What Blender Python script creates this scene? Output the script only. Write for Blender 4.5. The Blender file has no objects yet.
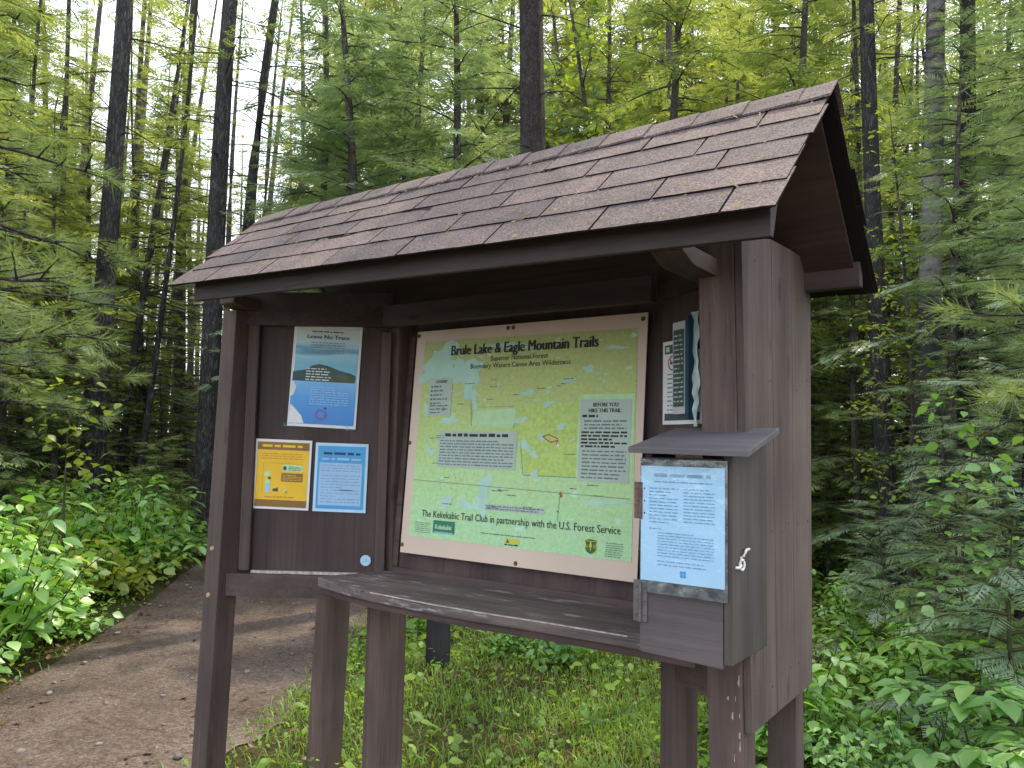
import bpy, bmesh, math, random
import numpy as np
from mathutils import Vector, Matrix

random.seed(7)
rng = np.random.default_rng(11)
sc = bpy.context.scene
COL = sc.collection
PI = math.pi

# ------------------------------------------------------------------ helpers
def tag(o, label=None, cat=None, group=None, kind=None):
    if label: o["label"] = label
    if cat: o["category"] = cat
    if group: o["group"] = group
    if kind: o["kind"] = kind
    return o

def empty(name, loc=(0, 0, 0)):
    o = bpy.data.objects.new(name, None)
    o.empty_display_size = 0.1
    COL.objects.link(o)
    o.location = loc
    return o

def link_mesh(name, me, parent=None, mat=None):
    o = bpy.data.objects.new(name, me)
    COL.objects.link(o)
    if mat is not None:
        for m in (mat if isinstance(mat, (list, tuple)) else [mat]):
            me.materials.append(m)
    if parent is not None:
        o.parent = parent
    return o

def mesh_np(name, V, F, smooth=False, midx=None):
    """mesh from an (n,3) array and an (m,k) array or list of index tuples"""
    me = bpy.data.meshes.new(name)
    if isinstance(F, np.ndarray):
        k = F.shape[1]
        me.vertices.add(len(V)); me.vertices.foreach_set("co", np.asarray(V, dtype=np.float32).ravel())
        me.loops.add(F.size); me.loops.foreach_set("vertex_index", F.astype(np.int32).ravel())
        me.polygons.add(len(F))
        me.polygons.foreach_set("loop_start", np.arange(0, F.size, k, dtype=np.int32))
        me.update(calc_edges=True)
        me.validate()
    else:
        me.from_pydata([tuple(v) for v in V], [], F)
        me.update()
    if midx is not None:
        me.polygons.foreach_set("material_index", np.asarray(midx, dtype=np.int32))
    if smooth:
        me.polygons.foreach_set("use_smooth", np.ones(len(me.polygons), dtype=bool))
    return me

def hexa(b, t):
    """closed bmesh from a bottom and a top polygon with the same corner count"""
    bm = bmesh.new()
    vb = [bm.verts.new(p) for p in b]; vt = [bm.verts.new(p) for p in t]
    n = len(b)
    bm.faces.new(vb[::-1]); bm.faces.new(vt)
    for i in range(n):
        bm.faces.new((vb[i], vb[(i + 1) % n], vt[(i + 1) % n], vt[i]))
    bmesh.ops.recalc_face_normals(bm, faces=bm.faces)
    return bm

def board(x0, x1, y0, y1, z0, z1):
    return hexa([(x0, y0, z0), (x1, y0, z0), (x1, y1, z0), (x0, y1, z0)],
                [(x0, y0, z1), (x1, y0, z1), (x1, y1, z1), (x0, y1, z1)])

def fobj(name, bms, mat, parent=None, bevel=0.003, frame=None):
    """several bmeshes -> ONE mesh object, edges bevelled"""
    if not isinstance(bms, (list, tuple)): bms = [bms]
    me = bpy.data.meshes.new(name)
    out = bmesh.new()
    for b in bms:
        if bevel:
            bmesh.ops.bevel(b, geom=list(b.edges), offset=bevel, segments=2, profile=0.6, affect='EDGES', clamp_overlap=True)
        tmp = bpy.data.meshes.new("tmp"); b.to_mesh(tmp); b.free()
        out.from_mesh(tmp); bpy.data.meshes.remove(tmp)
    out.to_mesh(me); out.free()
    if frame is not None:
        me.transform(frame)
    return link_mesh(name, me, parent, mat)

def frame_mat(o, u, n):
    """local x = u, local y = up, local z = n (outwards)"""
    u = Vector(u).normalized(); n = Vector(n).normalized(); v = n.cross(u).normalized()
    return Matrix(((u.x, v.x, n.x, o[0]), (u.y, v.y, n.y, o[1]), (u.z, v.z, n.z, o[2]), (0, 0, 0, 1)))

# ------------------------------------------------------------------ node materials
def newmat(name):
    m = bpy.data.materials.new(name); m.use_nodes = True
    nt = m.node_tree; nt.nodes.clear()
    return m, nt, nt.nodes, nt.links

def N(nodes, t, **kw):
    n = nodes.new(t)
    for k, v in kw.items():
        if k.startswith("i_"):
            n.inputs[k[2:].replace("_", " ")].default_value = v
        else:
            setattr(n, k, v)
    return n

def ramp(nodes, stops):
    r = nodes.new("ShaderNodeValToRGB")
    el = r.color_ramp.elements
    while len(el) < len(stops): el.new(0.5)
    for e, (p, c) in zip(el, stops):
        e.position = p; e.color = (*c, 1) if len(c) == 3 else c
    return r

def wood(name, base, axis=2, rough=0.75, wear=(0.23, 0.2, 0.19), wear_amt=0.5, grain=0.5, thr=0.66):
    m, nt, nd, L = newmat(name)
    tc = nd.new("ShaderNodeTexCoord"); mp = nd.new("ShaderNodeMapping")
    s = [26, 26, 26]; s[axis] = 1.6
    mp.inputs["Scale"].default_value = s
    L.new(tc.outputs["Object"], mp.inputs["Vector"])
    n1 = N(nd, "ShaderNodeTexNoise", i_Scale=2.2, i_Detail=7.0, i_Roughness=0.62); L.new(mp.outputs[0], n1.inputs["Vector"])
    n2 = N(nd, "ShaderNodeTexNoise", i_Scale=3.2, i_Detail=4.0); L.new(tc.outputs["Object"], n2.inputs["Vector"])
    d = tuple(c * (1 - 0.55 * grain) for c in base); l = tuple(min(1, c * (1 + 0.5 * grain)) for c in base)
    r1 = ramp(nd, [(0.28, d), (0.55, base), (0.8, l)]); L.new(n1.outputs["Fac"], r1.inputs["Fac"])
    r2 = ramp(nd, [(0.3, (0.72, 0.72, 0.75)), (0.7, (1.25, 1.2, 1.15))]); L.new(n2.outputs["Fac"], r2.inputs["Fac"])
    mx = N(nd, "ShaderNodeMix", data_type='RGBA', blend_type='MULTIPLY'); mx.inputs[0].default_value = 1
    L.new(r1.outputs[0], mx.inputs[6]); L.new(r2.outputs[0], mx.inputs[7])
    mpf = nd.new("ShaderNodeMapping"); sf = [75, 75, 75]; sf[axis] = 1.1; mpf.inputs["Scale"].default_value = sf; L.new(tc.outputs["Object"], mpf.inputs["Vector"])
    nf = N(nd, "ShaderNodeTexNoise", i_Scale=1.0, i_Detail=6.0, i_Roughness=0.7); L.new(mpf.outputs[0], nf.inputs["Vector"])
    rf_ = ramp(nd, [(0.33, (0.42, 0.40, 0.40)), (0.42, (0.92, 0.92, 0.92)), (0.72, (1.18, 1.16, 1.14))]); L.new(nf.outputs["Fac"], rf_.inputs["Fac"])
    mps = nd.new("ShaderNodeMapping"); ss = [9, 9, 9]; ss[axis] = 0.55; mps.inputs["Scale"].default_value = ss; L.new(tc.outputs["Object"], mps.inputs["Vector"])
    ns = N(nd, "ShaderNodeTexNoise", i_Scale=1.0, i_Detail=3.0); L.new(mps.outputs[0], ns.inputs["Vector"])
    rs_ = ramp(nd, [(0.34, (0.62, 0.60, 0.62)), (0.55, (1.0, 1.0, 1.0)), (0.72, (1.28, 1.22, 1.18))]); L.new(ns.outputs["Fac"], rs_.inputs["Fac"])
    mpk = nd.new("ShaderNodeMapping"); sk = [7, 7, 7]; sk[axis] = 2.6; mpk.inputs["Scale"].default_value = sk; L.new(tc.outputs["Object"], mpk.inputs["Vector"])
    vk = N(nd, "ShaderNodeTexVoronoi", i_Scale=1.0); L.new(mpk.outputs[0], vk.inputs["Vector"])
    rk = ramp(nd, [(0.05, (0.45, 0.42, 0.42)), (0.13, (1, 1, 1))]); L.new(vk.outputs["Distance"], rk.inputs["Fac"])
    for src in (rf_, rs_, rk):
        mm_ = N(nd, "ShaderNodeMix", data_type='RGBA', blend_type='MULTIPLY'); mm_.inputs[0].default_value = 1 if src is not rf_ else min(1, 0.55 + grain * 0.6)
        L.new(mx.outputs[2], mm_.inputs[6]); L.new(src.outputs[0], mm_.inputs[7]); mx = mm_
    # scuffs: paint worn off in streaks and nicks
    mp2 = nd.new("ShaderNodeMapping"); s2 = [38, 38, 38]; s2[axis] = 5
    mp2.inputs["Scale"].default_value = s2; L.new(tc.outputs["Object"], mp2.inputs["Vector"])
    n3 = N(nd, "ShaderNodeTexNoise", i_Scale=1.0, i_Detail=5.0, i_Roughness=0.7); L.new(mp2.outputs[0], n3.inputs["Vector"])
    r3 = ramp(nd, [(thr, (0, 0, 0)), (thr + 0.1, (wear_amt,) * 3)]); L.new(n3.outputs["Fac"], r3.inputs["Fac"])
    geo = nd.new("ShaderNodeNewGeometry")
    r4 = ramp(nd, [(0.54, (0, 0, 0)), (0.62, (wear_amt * 0.8,) * 3)]); L.new(geo.outputs["Pointiness"], r4.inputs["Fac"])
    ad = N(nd, "ShaderNodeMath", operation='ADD', use_clamp=True); L.new(r3.outputs[0], ad.inputs[0]); L.new(r4.outputs[0], ad.inputs[1])
    mx2 = N(nd, "ShaderNodeMix", data_type='RGBA'); L.new(ad.outputs[0], mx2.inputs[0])
    L.new(mx.outputs[2], mx2.inputs[6]); mx2.inputs[7].default_value = (*wear, 1)
    bp = N(nd, "ShaderNodeBump", i_Strength=0.35, i_Distance=0.004); L.new(nf.outputs["Fac"], bp.inputs["Height"])
    p = N(nd, "ShaderNodeBsdfPrincipled", i_Roughness=rough); p.inputs["Specular IOR Level"].default_value = 0.35
    L.new(mx2.outputs[2], p.inputs["Base Color"]); L.new(bp.outputs[0], p.inputs["Normal"])
    o = nd.new("ShaderNodeOutputMaterial"); L.new(p.outputs[0], o.inputs[0])
    return m

def plain(name, col, rough=0.5, spec=0.4, var=0.08, scale=30, metal=0.0):
    m, nt, nd, L = newmat(name)
    tc = nd.new("ShaderNodeTexCoord")
    n1 = N(nd, "ShaderNodeTexNoise", i_Scale=float(scale), i_Detail=4.0); L.new(tc.outputs["Object"], n1.inputs["Vector"])
    r = ramp(nd, [(0.3, tuple(c * (1 - var) for c in col)), (0.7, tuple(min(1, c * (1 + var)) for c in col))])
    L.new(n1.outputs["Fac"], r.inputs["Fac"])
    p = N(nd, "ShaderNodeBsdfPrincipled", i_Roughness=rough, i_Metallic=metal); p.inputs["Specular IOR Level"].default_value = spec
    L.new(r.outputs[0], p.inputs["Base Color"])
    o = nd.new("ShaderNodeOutputMaterial"); L.new(p.outputs[0], o.inputs[0])
    return m

def leafmat(name, stops, trans=0.45, gloss=0.06, objvar=0.35):
    """stops: colours across the random leaf range"""
    m, nt, nd, L = newmat(name)
    geo = nd.new("ShaderNodeNewGeometry"); oi = nd.new("ShaderNodeObjectInfo")
    tc = nd.new("ShaderNodeTexCoord")
    nz = N(nd, "ShaderNodeTexNoise", i_Scale=1.3, i_Detail=2.0); L.new(tc.outputs["Object"], nz.inputs["Vector"])
    a = N(nd, "ShaderNodeMath", operation='MULTIPLY'); L.new(geo.outputs["Random Per Island"], a.inputs[0]); a.inputs[1].default_value = 0.5
    b = N(nd, "ShaderNodeMath", operation='MULTIPLY_ADD'); L.new(oi.outputs["Random"], b.inputs[0]); b.inputs[1].default_value = objvar; L.new(a.outputs[0], b.inputs[2])
    c = N(nd, "ShaderNodeMath", operation='MULTIPLY_ADD'); L.new(nz.outputs["Fac"], c.inputs[0]); c.inputs[1].default_value = 0.6; L.new(b.outputs[0], c.inputs[2])
    d = N(nd, "ShaderNodeMath", operation='SUBTRACT'); L.new(c.outputs[0], d.inputs[0]); d.inputs[1].default_value = 0.22
    k = len(stops)
    r = ramp(nd, [(i / (k - 1), s) for i, s in enumerate(stops)]); L.new(d.outputs[0], r.inputs["Fac"])
    df = nd.new("ShaderNodeBsdfDiffuse"); L.new(r.outputs[0], df.inputs["Color"])
    tr = nd.new("ShaderNodeBsdfTranslucent")
    br = N(nd, "ShaderNodeMix", data_type='RGBA', blend_type='MULTIPLY'); br.inputs[0].default_value = 1
    L.new(r.outputs[0], br.inputs[6]); br.inputs[7].default_value = (1.75, 1.6, 0.8, 1)
    L.new(br.outputs[2], tr.inputs["Color"])
    mx = nd.new("ShaderNodeMixShader"); mx.inputs[0].default_value = trans
    L.new(df.outputs[0], mx.inputs[1]); L.new(tr.outputs[0], mx.inputs[2])
    gl = N(nd, "ShaderNodeBsdfGlossy", i_Roughness=0.45); gl.inputs["Color"].default_value = (0.9, 0.95, 1, 1)
    mx2 = nd.new("ShaderNodeMixShader"); mx2.inputs[0].default_value = gloss
    L.new(mx.outputs[0], mx2.inputs[1]); L.new(gl.outputs[0], mx2.inputs[2])
    o = nd.new("ShaderNodeOutputMaterial"); L.new(mx2.outputs[0], o.inputs[0])
    return m

def barkmat(name, dark, light, scale=9.0, lichen=None, lich_amt=0.3, stretch=0.2, bump=1.0):
    m, nt, nd, L = newmat(name)
    tc = nd.new("ShaderNodeTexCoord"); mp = nd.new("ShaderNodeMapping"); mp.inputs["Scale"].default_value = (1, 1, stretch)
    L.new(tc.outputs["Object"], mp.inputs["Vector"])
    vo = N(nd, "ShaderNodeTexVoronoi", feature='DISTANCE_TO_EDGE', i_Scale=scale * 1.9)
    n0 = N(nd, "ShaderNodeTexNoise", i_Scale=scale, i_Detail=5.0, i_Roughness=0.7); L.new(mp.outputs[0], n0.inputs["Vector"])
    va = N(nd, "ShaderNodeVectorMath", operation='MULTIPLY_ADD'); L.new(n0.outputs["Color"], va.inputs[0]); va.inputs[1].default_value = (0.30, 0.30, 0.30); L.new(mp.outputs[0], va.inputs[2])
    L.new(va.outputs[0], vo.inputs["Vector"])
    r0 = ramp(nd, [(0.0, (0.12, 0.12, 0.12)), (0.34, (1, 1, 1))]); L.new(vo.outputs["Distance"], r0.inputs["Fac"])
    mu = N(nd, "ShaderNodeMath", operation='MULTIPLY'); L.new(r0.outputs[0], mu.inputs[0]); L.new(n0.outputs["Fac"], mu.inputs[1])
    r = ramp(nd, [(0.1, dark), (0.62, light)]); L.new(mu.outputs[0], r.inputs["Fac"])
    col = r.outputs[0]
    if lichen:
        n2 = N(nd, "ShaderNodeTexNoise", i_Scale=3.0, i_Detail=6.0, i_Roughness=0.7); L.new(tc.outputs["Object"], n2.inputs["Vector"])
        r2 = ramp(nd, [(0.55, (0, 0, 0)), (0.68, (lich_amt,) * 3)]); L.new(n2.outputs["Fac"], r2.inputs["Fac"])
        mx = N(nd, "ShaderNodeMix", data_type='RGBA'); L.new(r2.outputs[0], mx.inputs[0]); L.new(col, mx.inputs[6]); mx.inputs[7].default_value = (*lichen, 1)
        col = mx.outputs[2]
    bp = N(nd, "ShaderNodeBump", i_Strength=bump, i_Distance=0.03); L.new(mu.outputs[0], bp.inputs["Height"])
    p = N(nd, "ShaderNodeBsdfPrincipled", i_Roughness=0.9); p.inputs["Specular IOR Level"].default_value = 0.15
    L.new(col, p.inputs["Base Color"]); L.new(bp.outputs[0], p.inputs["Normal"])
    o = nd.new("ShaderNodeOutputMaterial"); L.new(p.outputs[0], o.inputs[0])
    return m

BASE = (0.090, 0.060, 0.056)
M = {}
M["wood_z"] = wood("stained_wood_upright", BASE, 2, wear_amt=0.35)
M["wood_x"] = wood("stained_wood_lengthwise", BASE, 0, wear_amt=0.3)
M["wood_y"] = wood("stained_wood_crosswise", BASE, 1, wear_amt=0.3)
M["wood_red"] = wood("stained_wood_reddish", (0.120, 0.080, 0.072), 2, wear_amt=0.35, grain=0.7)
M["cladding"] = wood("stained_cladding", (0.108, 0.082, 0.075), 2, wear_amt=0.16, grain=0.4)
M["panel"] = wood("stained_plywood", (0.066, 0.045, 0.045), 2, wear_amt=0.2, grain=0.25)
M["shelf"] = wood("weathered_shelf_wood", (0.145, 0.122, 0.118), 0, wear=(0.42, 0.40, 0.40), wear_amt=0.7, thr=0.57, grain=0.7)
M["box"] = wood("grey_brown_box_paint", (0.098, 0.086, 0.092), 0, wear_amt=0.4, grain=0.3)
M["box_side"] = wood("dark_greenish_box_side", (0.076, 0.067, 0.063), 2, wear_amt=0.12, grain=0.2)
M["box_lid"] = wood("slate_box_lid_paint", (0.112, 0.103, 0.112), 0, wear=(0.3, 0.3, 0.33), wear_amt=0.4, grain=0.3)
M["fascia"] = wood("eave_shaded_fascia", (0.056, 0.044, 0.044), 0, wear_amt=0.1, grain=0.4)  # stained wood, its colour darkened for the shade under the shingle drip
M["header"] = wood("shaded_header_wood", (0.055, 0.042, 0.046), 0, wear_amt=0.12, grain=0.4)  # gloom under the roof is put into this dark wood colour
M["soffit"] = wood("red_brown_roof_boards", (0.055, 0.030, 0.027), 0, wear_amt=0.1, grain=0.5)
M["pale_edge"] = plain("bare_worn_wood", (0.42, 0.38, 0.33), 0.8, 0.2, 0.35, 60)
M["steel"] = plain("dull_steel", (0.16, 0.15, 0.15), 0.5, 0.5, 0.2, 40, 0.7)
M["white_steel"] = plain("white_painted_steel", (0.75, 0.75, 0.73), 0.4, 0.5, 0.1, 60)
M["rust"] = plain("rusty_steel", (0.13, 0.085, 0.07), 0.8, 0.3, 0.35, 60)
M["brass"] = plain("yellowed_bolt_head", (0.42, 0.31, 0.16), 0.5, 0.5, 0.2, 60, 0.3)
M["paper"] = plain("white_paper", (0.74, 0.77, 0.78), 0.55, 0.3, 0.05, 14)
M["paper_blue"] = plain("bluish_white_paper", (0.48, 0.71, 0.90), 0.5, 0.3, 0.05, 12)
M["cream"] = plain("sun_bleached_tan_border", (0.64, 0.52, 0.43), 0.45, 0.4, 0.06, 3)
M["black"] = plain("black_print", (0.025, 0.03, 0.028), 0.5, 0.3)
M["grey_ink"] = plain("grey_print", (0.16, 0.20, 0.22), 0.5, 0.3)
M["blue_ink"] = plain("faded_blue_print", (0.22, 0.36, 0.52), 0.5, 0.3)
M["textbox"] = plain("pale_grey_text_box", (0.42, 0.53, 0.46), 0.45, 0.4, 0.05, 8)
M["yellow"] = plain("yellow_print", (0.80, 0.50, 0.03), 0.4, 0.4, 0.08, 9)
M["brown_ink"] = plain("brown_print", (0.24, 0.13, 0.035), 0.45, 0.4)
M["orange_ink"] = plain("orange_print", (0.55, 0.28, 0.03), 0.45, 0.4)
M["blue"] = plain("cyan_blue_print", (0.07, 0.36, 0.72), 0.4, 0.4, 0.1, 9)
M["lt_blue"] = plain("light_blue_print", (0.34, 0.56, 0.82), 0.4, 0.4, 0.06, 12)
M["cyan"] = plain("map_lake_blue", (0.42, 0.68, 0.56), 0.45, 0.4, 0.08, 14)
M["green_logo"] = plain("teal_green_print", (0.02, 0.19, 0.13), 0.45, 0.4)
M["shield_g"] = plain("dark_green_print", (0.02, 0.13, 0.04), 0.45, 0.4)
M["shield_y"] = plain("emblem_yellow_print", (0.62, 0.56, 0.06), 0.45, 0.4)
M["lime"] = plain("map_yellow_green_print", (0.45, 0.62, 0.15), 0.45, 0.4, 0.15, 70)
M["mint"] = plain("mint_print", (0.45, 0.70, 0.38), 0.45, 0.4)
M["red_ink"] = plain("red_print", (0.45, 0.07, 0.05), 0.45, 0.4)
M["violet_ink"] = plain("violet_print", (0.20, 0.13, 0.45), 0.45, 0.4)
M["navy"] = plain("navy_print", (0.015, 0.05, 0.12), 0.45, 0.4)
M["slate_ink"] = plain("slate_print", (0.05, 0.075, 0.08), 0.45, 0.4)
M["hill"] = plain("poster_hill_green", (0.02, 0.075, 0.07), 0.4, 0.4, 0.35, 25)
M["hill_b"] = plain("poster_hill_brown", (0.07, 0.085, 0.05), 0.4, 0.4, 0.3, 25)

def clear_plastic():
    m, nt, nd, L = newmat("clear_plastic_sheet")
    t = nd.new("ShaderNodeBsdfTransparent"); t.inputs[0].default_value = (0.88, 0.93, 0.96, 1)
    g = N(nd, "ShaderNodeBsdfGlossy", i_Roughness=0.12); g.inputs[0].default_value = (0.9, 0.95, 1, 1)
    tc = nd.new("ShaderNodeTexCoord"); nz = N(nd, "ShaderNodeTexNoise", i_Scale=22.0, i_Detail=3.0); L.new(tc.outputs["Object"], nz.inputs["Vector"])
    bp = N(nd, "ShaderNodeBump", i_Strength=0.5, i_Distance=0.01); L.new(nz.outputs["Fac"], bp.inputs["Height"]); L.new(bp.outputs[0], g.inputs["Normal"])
    mx = nd.new("ShaderNodeMixShader"); mx.inputs[0].default_value = 0.05
    L.new(t.outputs[0], mx.inputs[1]); L.new(g.outputs[0], mx.inputs[2])
    o = nd.new("ShaderNodeOutputMaterial"); L.new(mx.outputs[0], o.inputs[0])
    return m
M["clear"] = clear_plastic()

def foggy_plastic():
    m, nt, nd, L = newmat("greyish_plastic_sleeve")
    p = N(nd, "ShaderNodeBsdfPrincipled", i_Roughness=0.18); p.inputs["Specular IOR Level"].default_value = 0.8
    tc = nd.new("ShaderNodeTexCoord"); nz = N(nd, "ShaderNodeTexNoise", i_Scale=26.0, i_Detail=4.0); L.new(tc.outputs["Object"], nz.inputs["Vector"])
    r = ramp(nd, [(0.35, (0.07, 0.07, 0.075)), (0.58, (0.15, 0.15, 0.155)), (0.75, (0.30, 0.30, 0.29))]); L.new(nz.outputs["Fac"], r.inputs["Fac"])
    L.new(r.outputs[0], p.inputs["Base Color"])
    bp = N(nd, "ShaderNodeBump", i_Strength=0.6, i_Distance=0.01); L.new(nz.outputs["Fac"], bp.inputs["Height"]); L.new(bp.outputs[0], p.inputs["Normal"])
    o = nd.new("ShaderNodeOutputMaterial"); L.new(p.outputs[0], o.inputs[0])
    return m
M["sleeve"] = foggy_plastic()

def shingle_mat():
    m, nt, nd, L = newmat("brown_asphalt_shingle")
    tc = nd.new("ShaderNodeTexCoord"); geo = nd.new("ShaderNodeNewGeometry")
    n1 = N(nd, "ShaderNodeTexNoise", i_Scale=170.0, i_Detail=3.0, i_Roughness=0.7); L.new(tc.outputs["Object"], n1.inputs["Vector"])
    n2 = N(nd, "ShaderNodeTexNoise", i_Scale=7.0, i_Detail=5.0, i_Roughness=0.65); L.new(tc.outputs["Object"], n2.inputs["Vector"])
    r1 = ramp(nd, [(0.30, (0.042, 0.033, 0.033)), (0.5, (0.112, 0.090, 0.089)), (0.72, (0.25, 0.212, 0.205))]); L.new(n1.outputs["Fac"], r1.inputs["Fac"])
    r2 = ramp(nd, [(0.3, (0.72, 0.72, 0.76)), (0.7, (1.28, 1.22, 1.2))]); L.new(n2.outputs["Fac"], r2.inputs["Fac"])
    r3 = ramp(nd, [(0.0, (0.80, 0.80, 0.82)), (1.0, (1.2, 1.15, 1.1))]); L.new(geo.outputs["Random Per Island"], r3.inputs["Fac"])
    m1 = N(nd, "ShaderNodeMix", data_type='RGBA', blend_type='MULTIPLY'); m1.inputs[0].default_value = 1; L.new(r1.outputs[0], m1.inputs[6]); L.new(r2.outputs[0], m1.inputs[7])
    m2 = N(nd, "ShaderNodeMix", data_type='RGBA', blend_type='MULTIPLY'); m2.inputs[0].default_value = 1; L.new(m1.outputs[2], m2.inputs[6]); L.new(r3.outputs[0], m2.inputs[7])
    # a little moss and lichen
    n3 = N(nd, "ShaderNodeTexNoise", i_Scale=30.0, i_Detail=5.0, i_Roughness=0.7); L.new(tc.outputs["Object"], n3.inputs["Vector"])
    r4 = ramp(nd, [(0.66, (0, 0, 0)), (0.73, (0.55,) * 3)]); L.new(n3.outputs["Fac"], r4.inputs["Fac"])
    m3 = N(nd, "ShaderNodeMix", data_type='RGBA'); L.new(r4.outputs[0], m3.inputs[0]); L.new(m2.outputs[2], m3.inputs[6]); m3.inputs[7].default_value = (0.17, 0.155, 0.10, 1)
    bp = N(nd, "ShaderNodeBump", i_Strength=0.6, i_Distance=0.002); L.new(n1.outputs["Fac"], bp.inputs["Height"])
    p = N(nd, "ShaderNodeBsdfPrincipled", i_Roughness=0.85); p.inputs["Specular IOR Level"].default_value = 0.3
    L.new(m3.outputs[2], p.inputs["Base Color"]); L.new(bp.outputs[0], p.inputs["Normal"])
    o = nd.new("ShaderNodeOutputMaterial"); L.new(p.outputs[0], o.inputs[0])
    return m
M["shingle"] = shingle_mat()
M["shingle_edge"] = plain("shadow_line_butt", (0.022, 0.018, 0.018), 0.95, 0.1, 0.3, 40)  # dark butt colour paints the shadow line below each course
M["tar"] = plain("black_roofing_felt", (0.012, 0.011, 0.012), 0.9, 0.2)

def map_mat():
    """printed trail map: yellow-green uplands, mint margins, scattered pale lakes, thin contour lines"""
    m, nt, nd, L = newmat("printed_trail_map")
    tc = nd.new("ShaderNodeTexCoord"); sp = nd.new("ShaderNodeSeparateXYZ"); L.new(tc.outputs["Object"], sp.inputs[0])
    nb = N(nd, "ShaderNodeTexNoise", i_Scale=3.5, i_Detail=5.0); L.new(tc.outputs["Object"], nb.inputs["Vector"])
    a = N(nd, "ShaderNodeMath", operation='MULTIPLY_ADD'); L.new(nb.outputs["Fac"], a.inputs[0]); a.inputs[1].default_value = 0.35; L.new(sp.outputs["Y"], a.inputs[2])
    r = ramp(nd, [(0.32, (0.38, 0.66, 0.34)), (0.52, (0.42, 0.66, 0.27)), (0.68, (0.43, 0.58, 0.17)), (0.85, (0.43, 0.53, 0.15)), (1.0, (0.40, 0.45, 0.16))]); L.new(a.outputs[0], r.inputs["Fac"])
    # lakes, wider than tall, broken shores
    mp = nd.new("ShaderNodeMapping"); mp.inputs["Scale"].default_value = (15, 24, 1); L.new(tc.outputs["Object"], mp.inputs["Vector"])
    n2 = N(nd, "ShaderNodeTexNoise", i_Scale=1.0, i_Detail=4.0, i_Roughness=0.6); L.new(mp.outputs[0], n2.inputs["Vector"])
    r2 = ramp(nd, [(0.635, (0, 0, 0)), (0.66, (0.8,) * 3)]); L.new(n2.outputs["Fac"], r2.inputs["Fac"])
    mx = N(nd, "ShaderNodeMix", data_type='RGBA'); L.new(r2.outputs[0], mx.inputs[0]); L.new(r.outputs[0], mx.inputs[6]); mx.inputs[7].default_value = (0.48, 0.72, 0.58, 1)
    # contour lines
    n3 = N(nd, "ShaderNodeTexNoise", i_Scale=9.0, i_Detail=4.0); L.new(tc.outputs["Object"], n3.inputs["Vector"])
    k = N(nd, "ShaderNodeMath", operation='MULTIPLY'); L.new(n3.outputs["Fac"], k.inputs[0]); k.inputs[1].default_value = 26
    fr = N(nd, "ShaderNodeMath", operation='FRACT'); L.new(k.outputs[0], fr.inputs[0])
    r3 = ramp(nd, [(0.0, (0.55,) * 3), (0.12, (0, 0, 0))]); L.new(fr.outputs[0], r3.inputs["Fac"])
    mx2 = N(nd, "ShaderNodeMix", data_type='RGBA'); L.new(r3.outputs[0], mx2.inputs[0]); L.new(mx.outputs[2], mx2.inputs[6]); mx2.inputs[7].default_value = (0.32, 0.36, 0.16, 1)
    nm = N(nd, "ShaderNodeTexNoise", i_Scale=75.0, i_Detail=5.0, i_Roughness=0.75); L.new(tc.outputs["Object"], nm.inputs["Vector"])
    rm = ramp(nd, [(0.3, (0.88, 0.91, 0.84)), (0.5, (1.06, 1.05, 1.08)), (0.7, (1.2, 1.15, 1.3))]); L.new(nm.outputs["Fac"], rm.inputs["Fac"])
    mx3 = N(nd, "ShaderNodeMix", data_type='RGBA', blend_type='MULTIPLY'); mx3.inputs[0].default_value = 1; L.new(mx2.outputs[2], mx3.inputs[6]); L.new(rm.outputs[0], mx3.inputs[7])
    p = N(nd, "ShaderNodeBsdfPrincipled", i_Roughness=0.42)
    L.new(mx3.outputs[2], p.inputs["Base Color"])
    o = nd.new("ShaderNodeOutputMaterial"); L.new(p.outputs[0], o.inputs[0])
    return m
M["map"] = map_mat()

def poster_sky_mat(name, stops, nscale, axis_len):
    m, nt, nd, L = newmat(name)
    tc = nd.new("ShaderNodeTexCoord"); sp = nd.new("ShaderNodeSeparateXYZ"); L.new(tc.outputs["Object"], sp.inputs[0])
    mp = nd.new("ShaderNodeMapping"); mp.inputs["Scale"].default_value = nscale; L.new(tc.outputs["Object"], mp.inputs["Vector"])
    nz = N(nd, "ShaderNodeTexNoise", i_Scale=1.0, i_Detail=4.0); L.new(mp.outputs[0], nz.inputs["Vector"])
    dv = N(nd, "ShaderNodeMath", operation='DIVIDE'); L.new(sp.outputs["Y"], dv.inputs[0]); dv.inputs[1].default_value = axis_len
    a = N(nd, "ShaderNodeMath", operation='MULTIPLY_ADD'); L.new(nz.outputs["Fac"], a.inputs[0]); a.inputs[1].default_value = 0.22; L.new(dv.outputs[0], a.inputs[2])
    b = N(nd, "ShaderNodeMath", operation='SUBTRACT'); L.new(a.outputs[0], b.inputs[0]); b.inputs[1].default_value = 0.11
    r = ramp(nd, stops); L.new(b.outputs[0], r.inputs["Fac"])
    p = N(nd, "ShaderNodeBsdfPrincipled", i_Roughness=0.3)
    L.new(r.outputs[0], p.inputs["Base Color"])
    o = nd.new("ShaderNodeOutputMaterial"); L.new(p.outputs[0], o.inputs[0])
    return m

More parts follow.
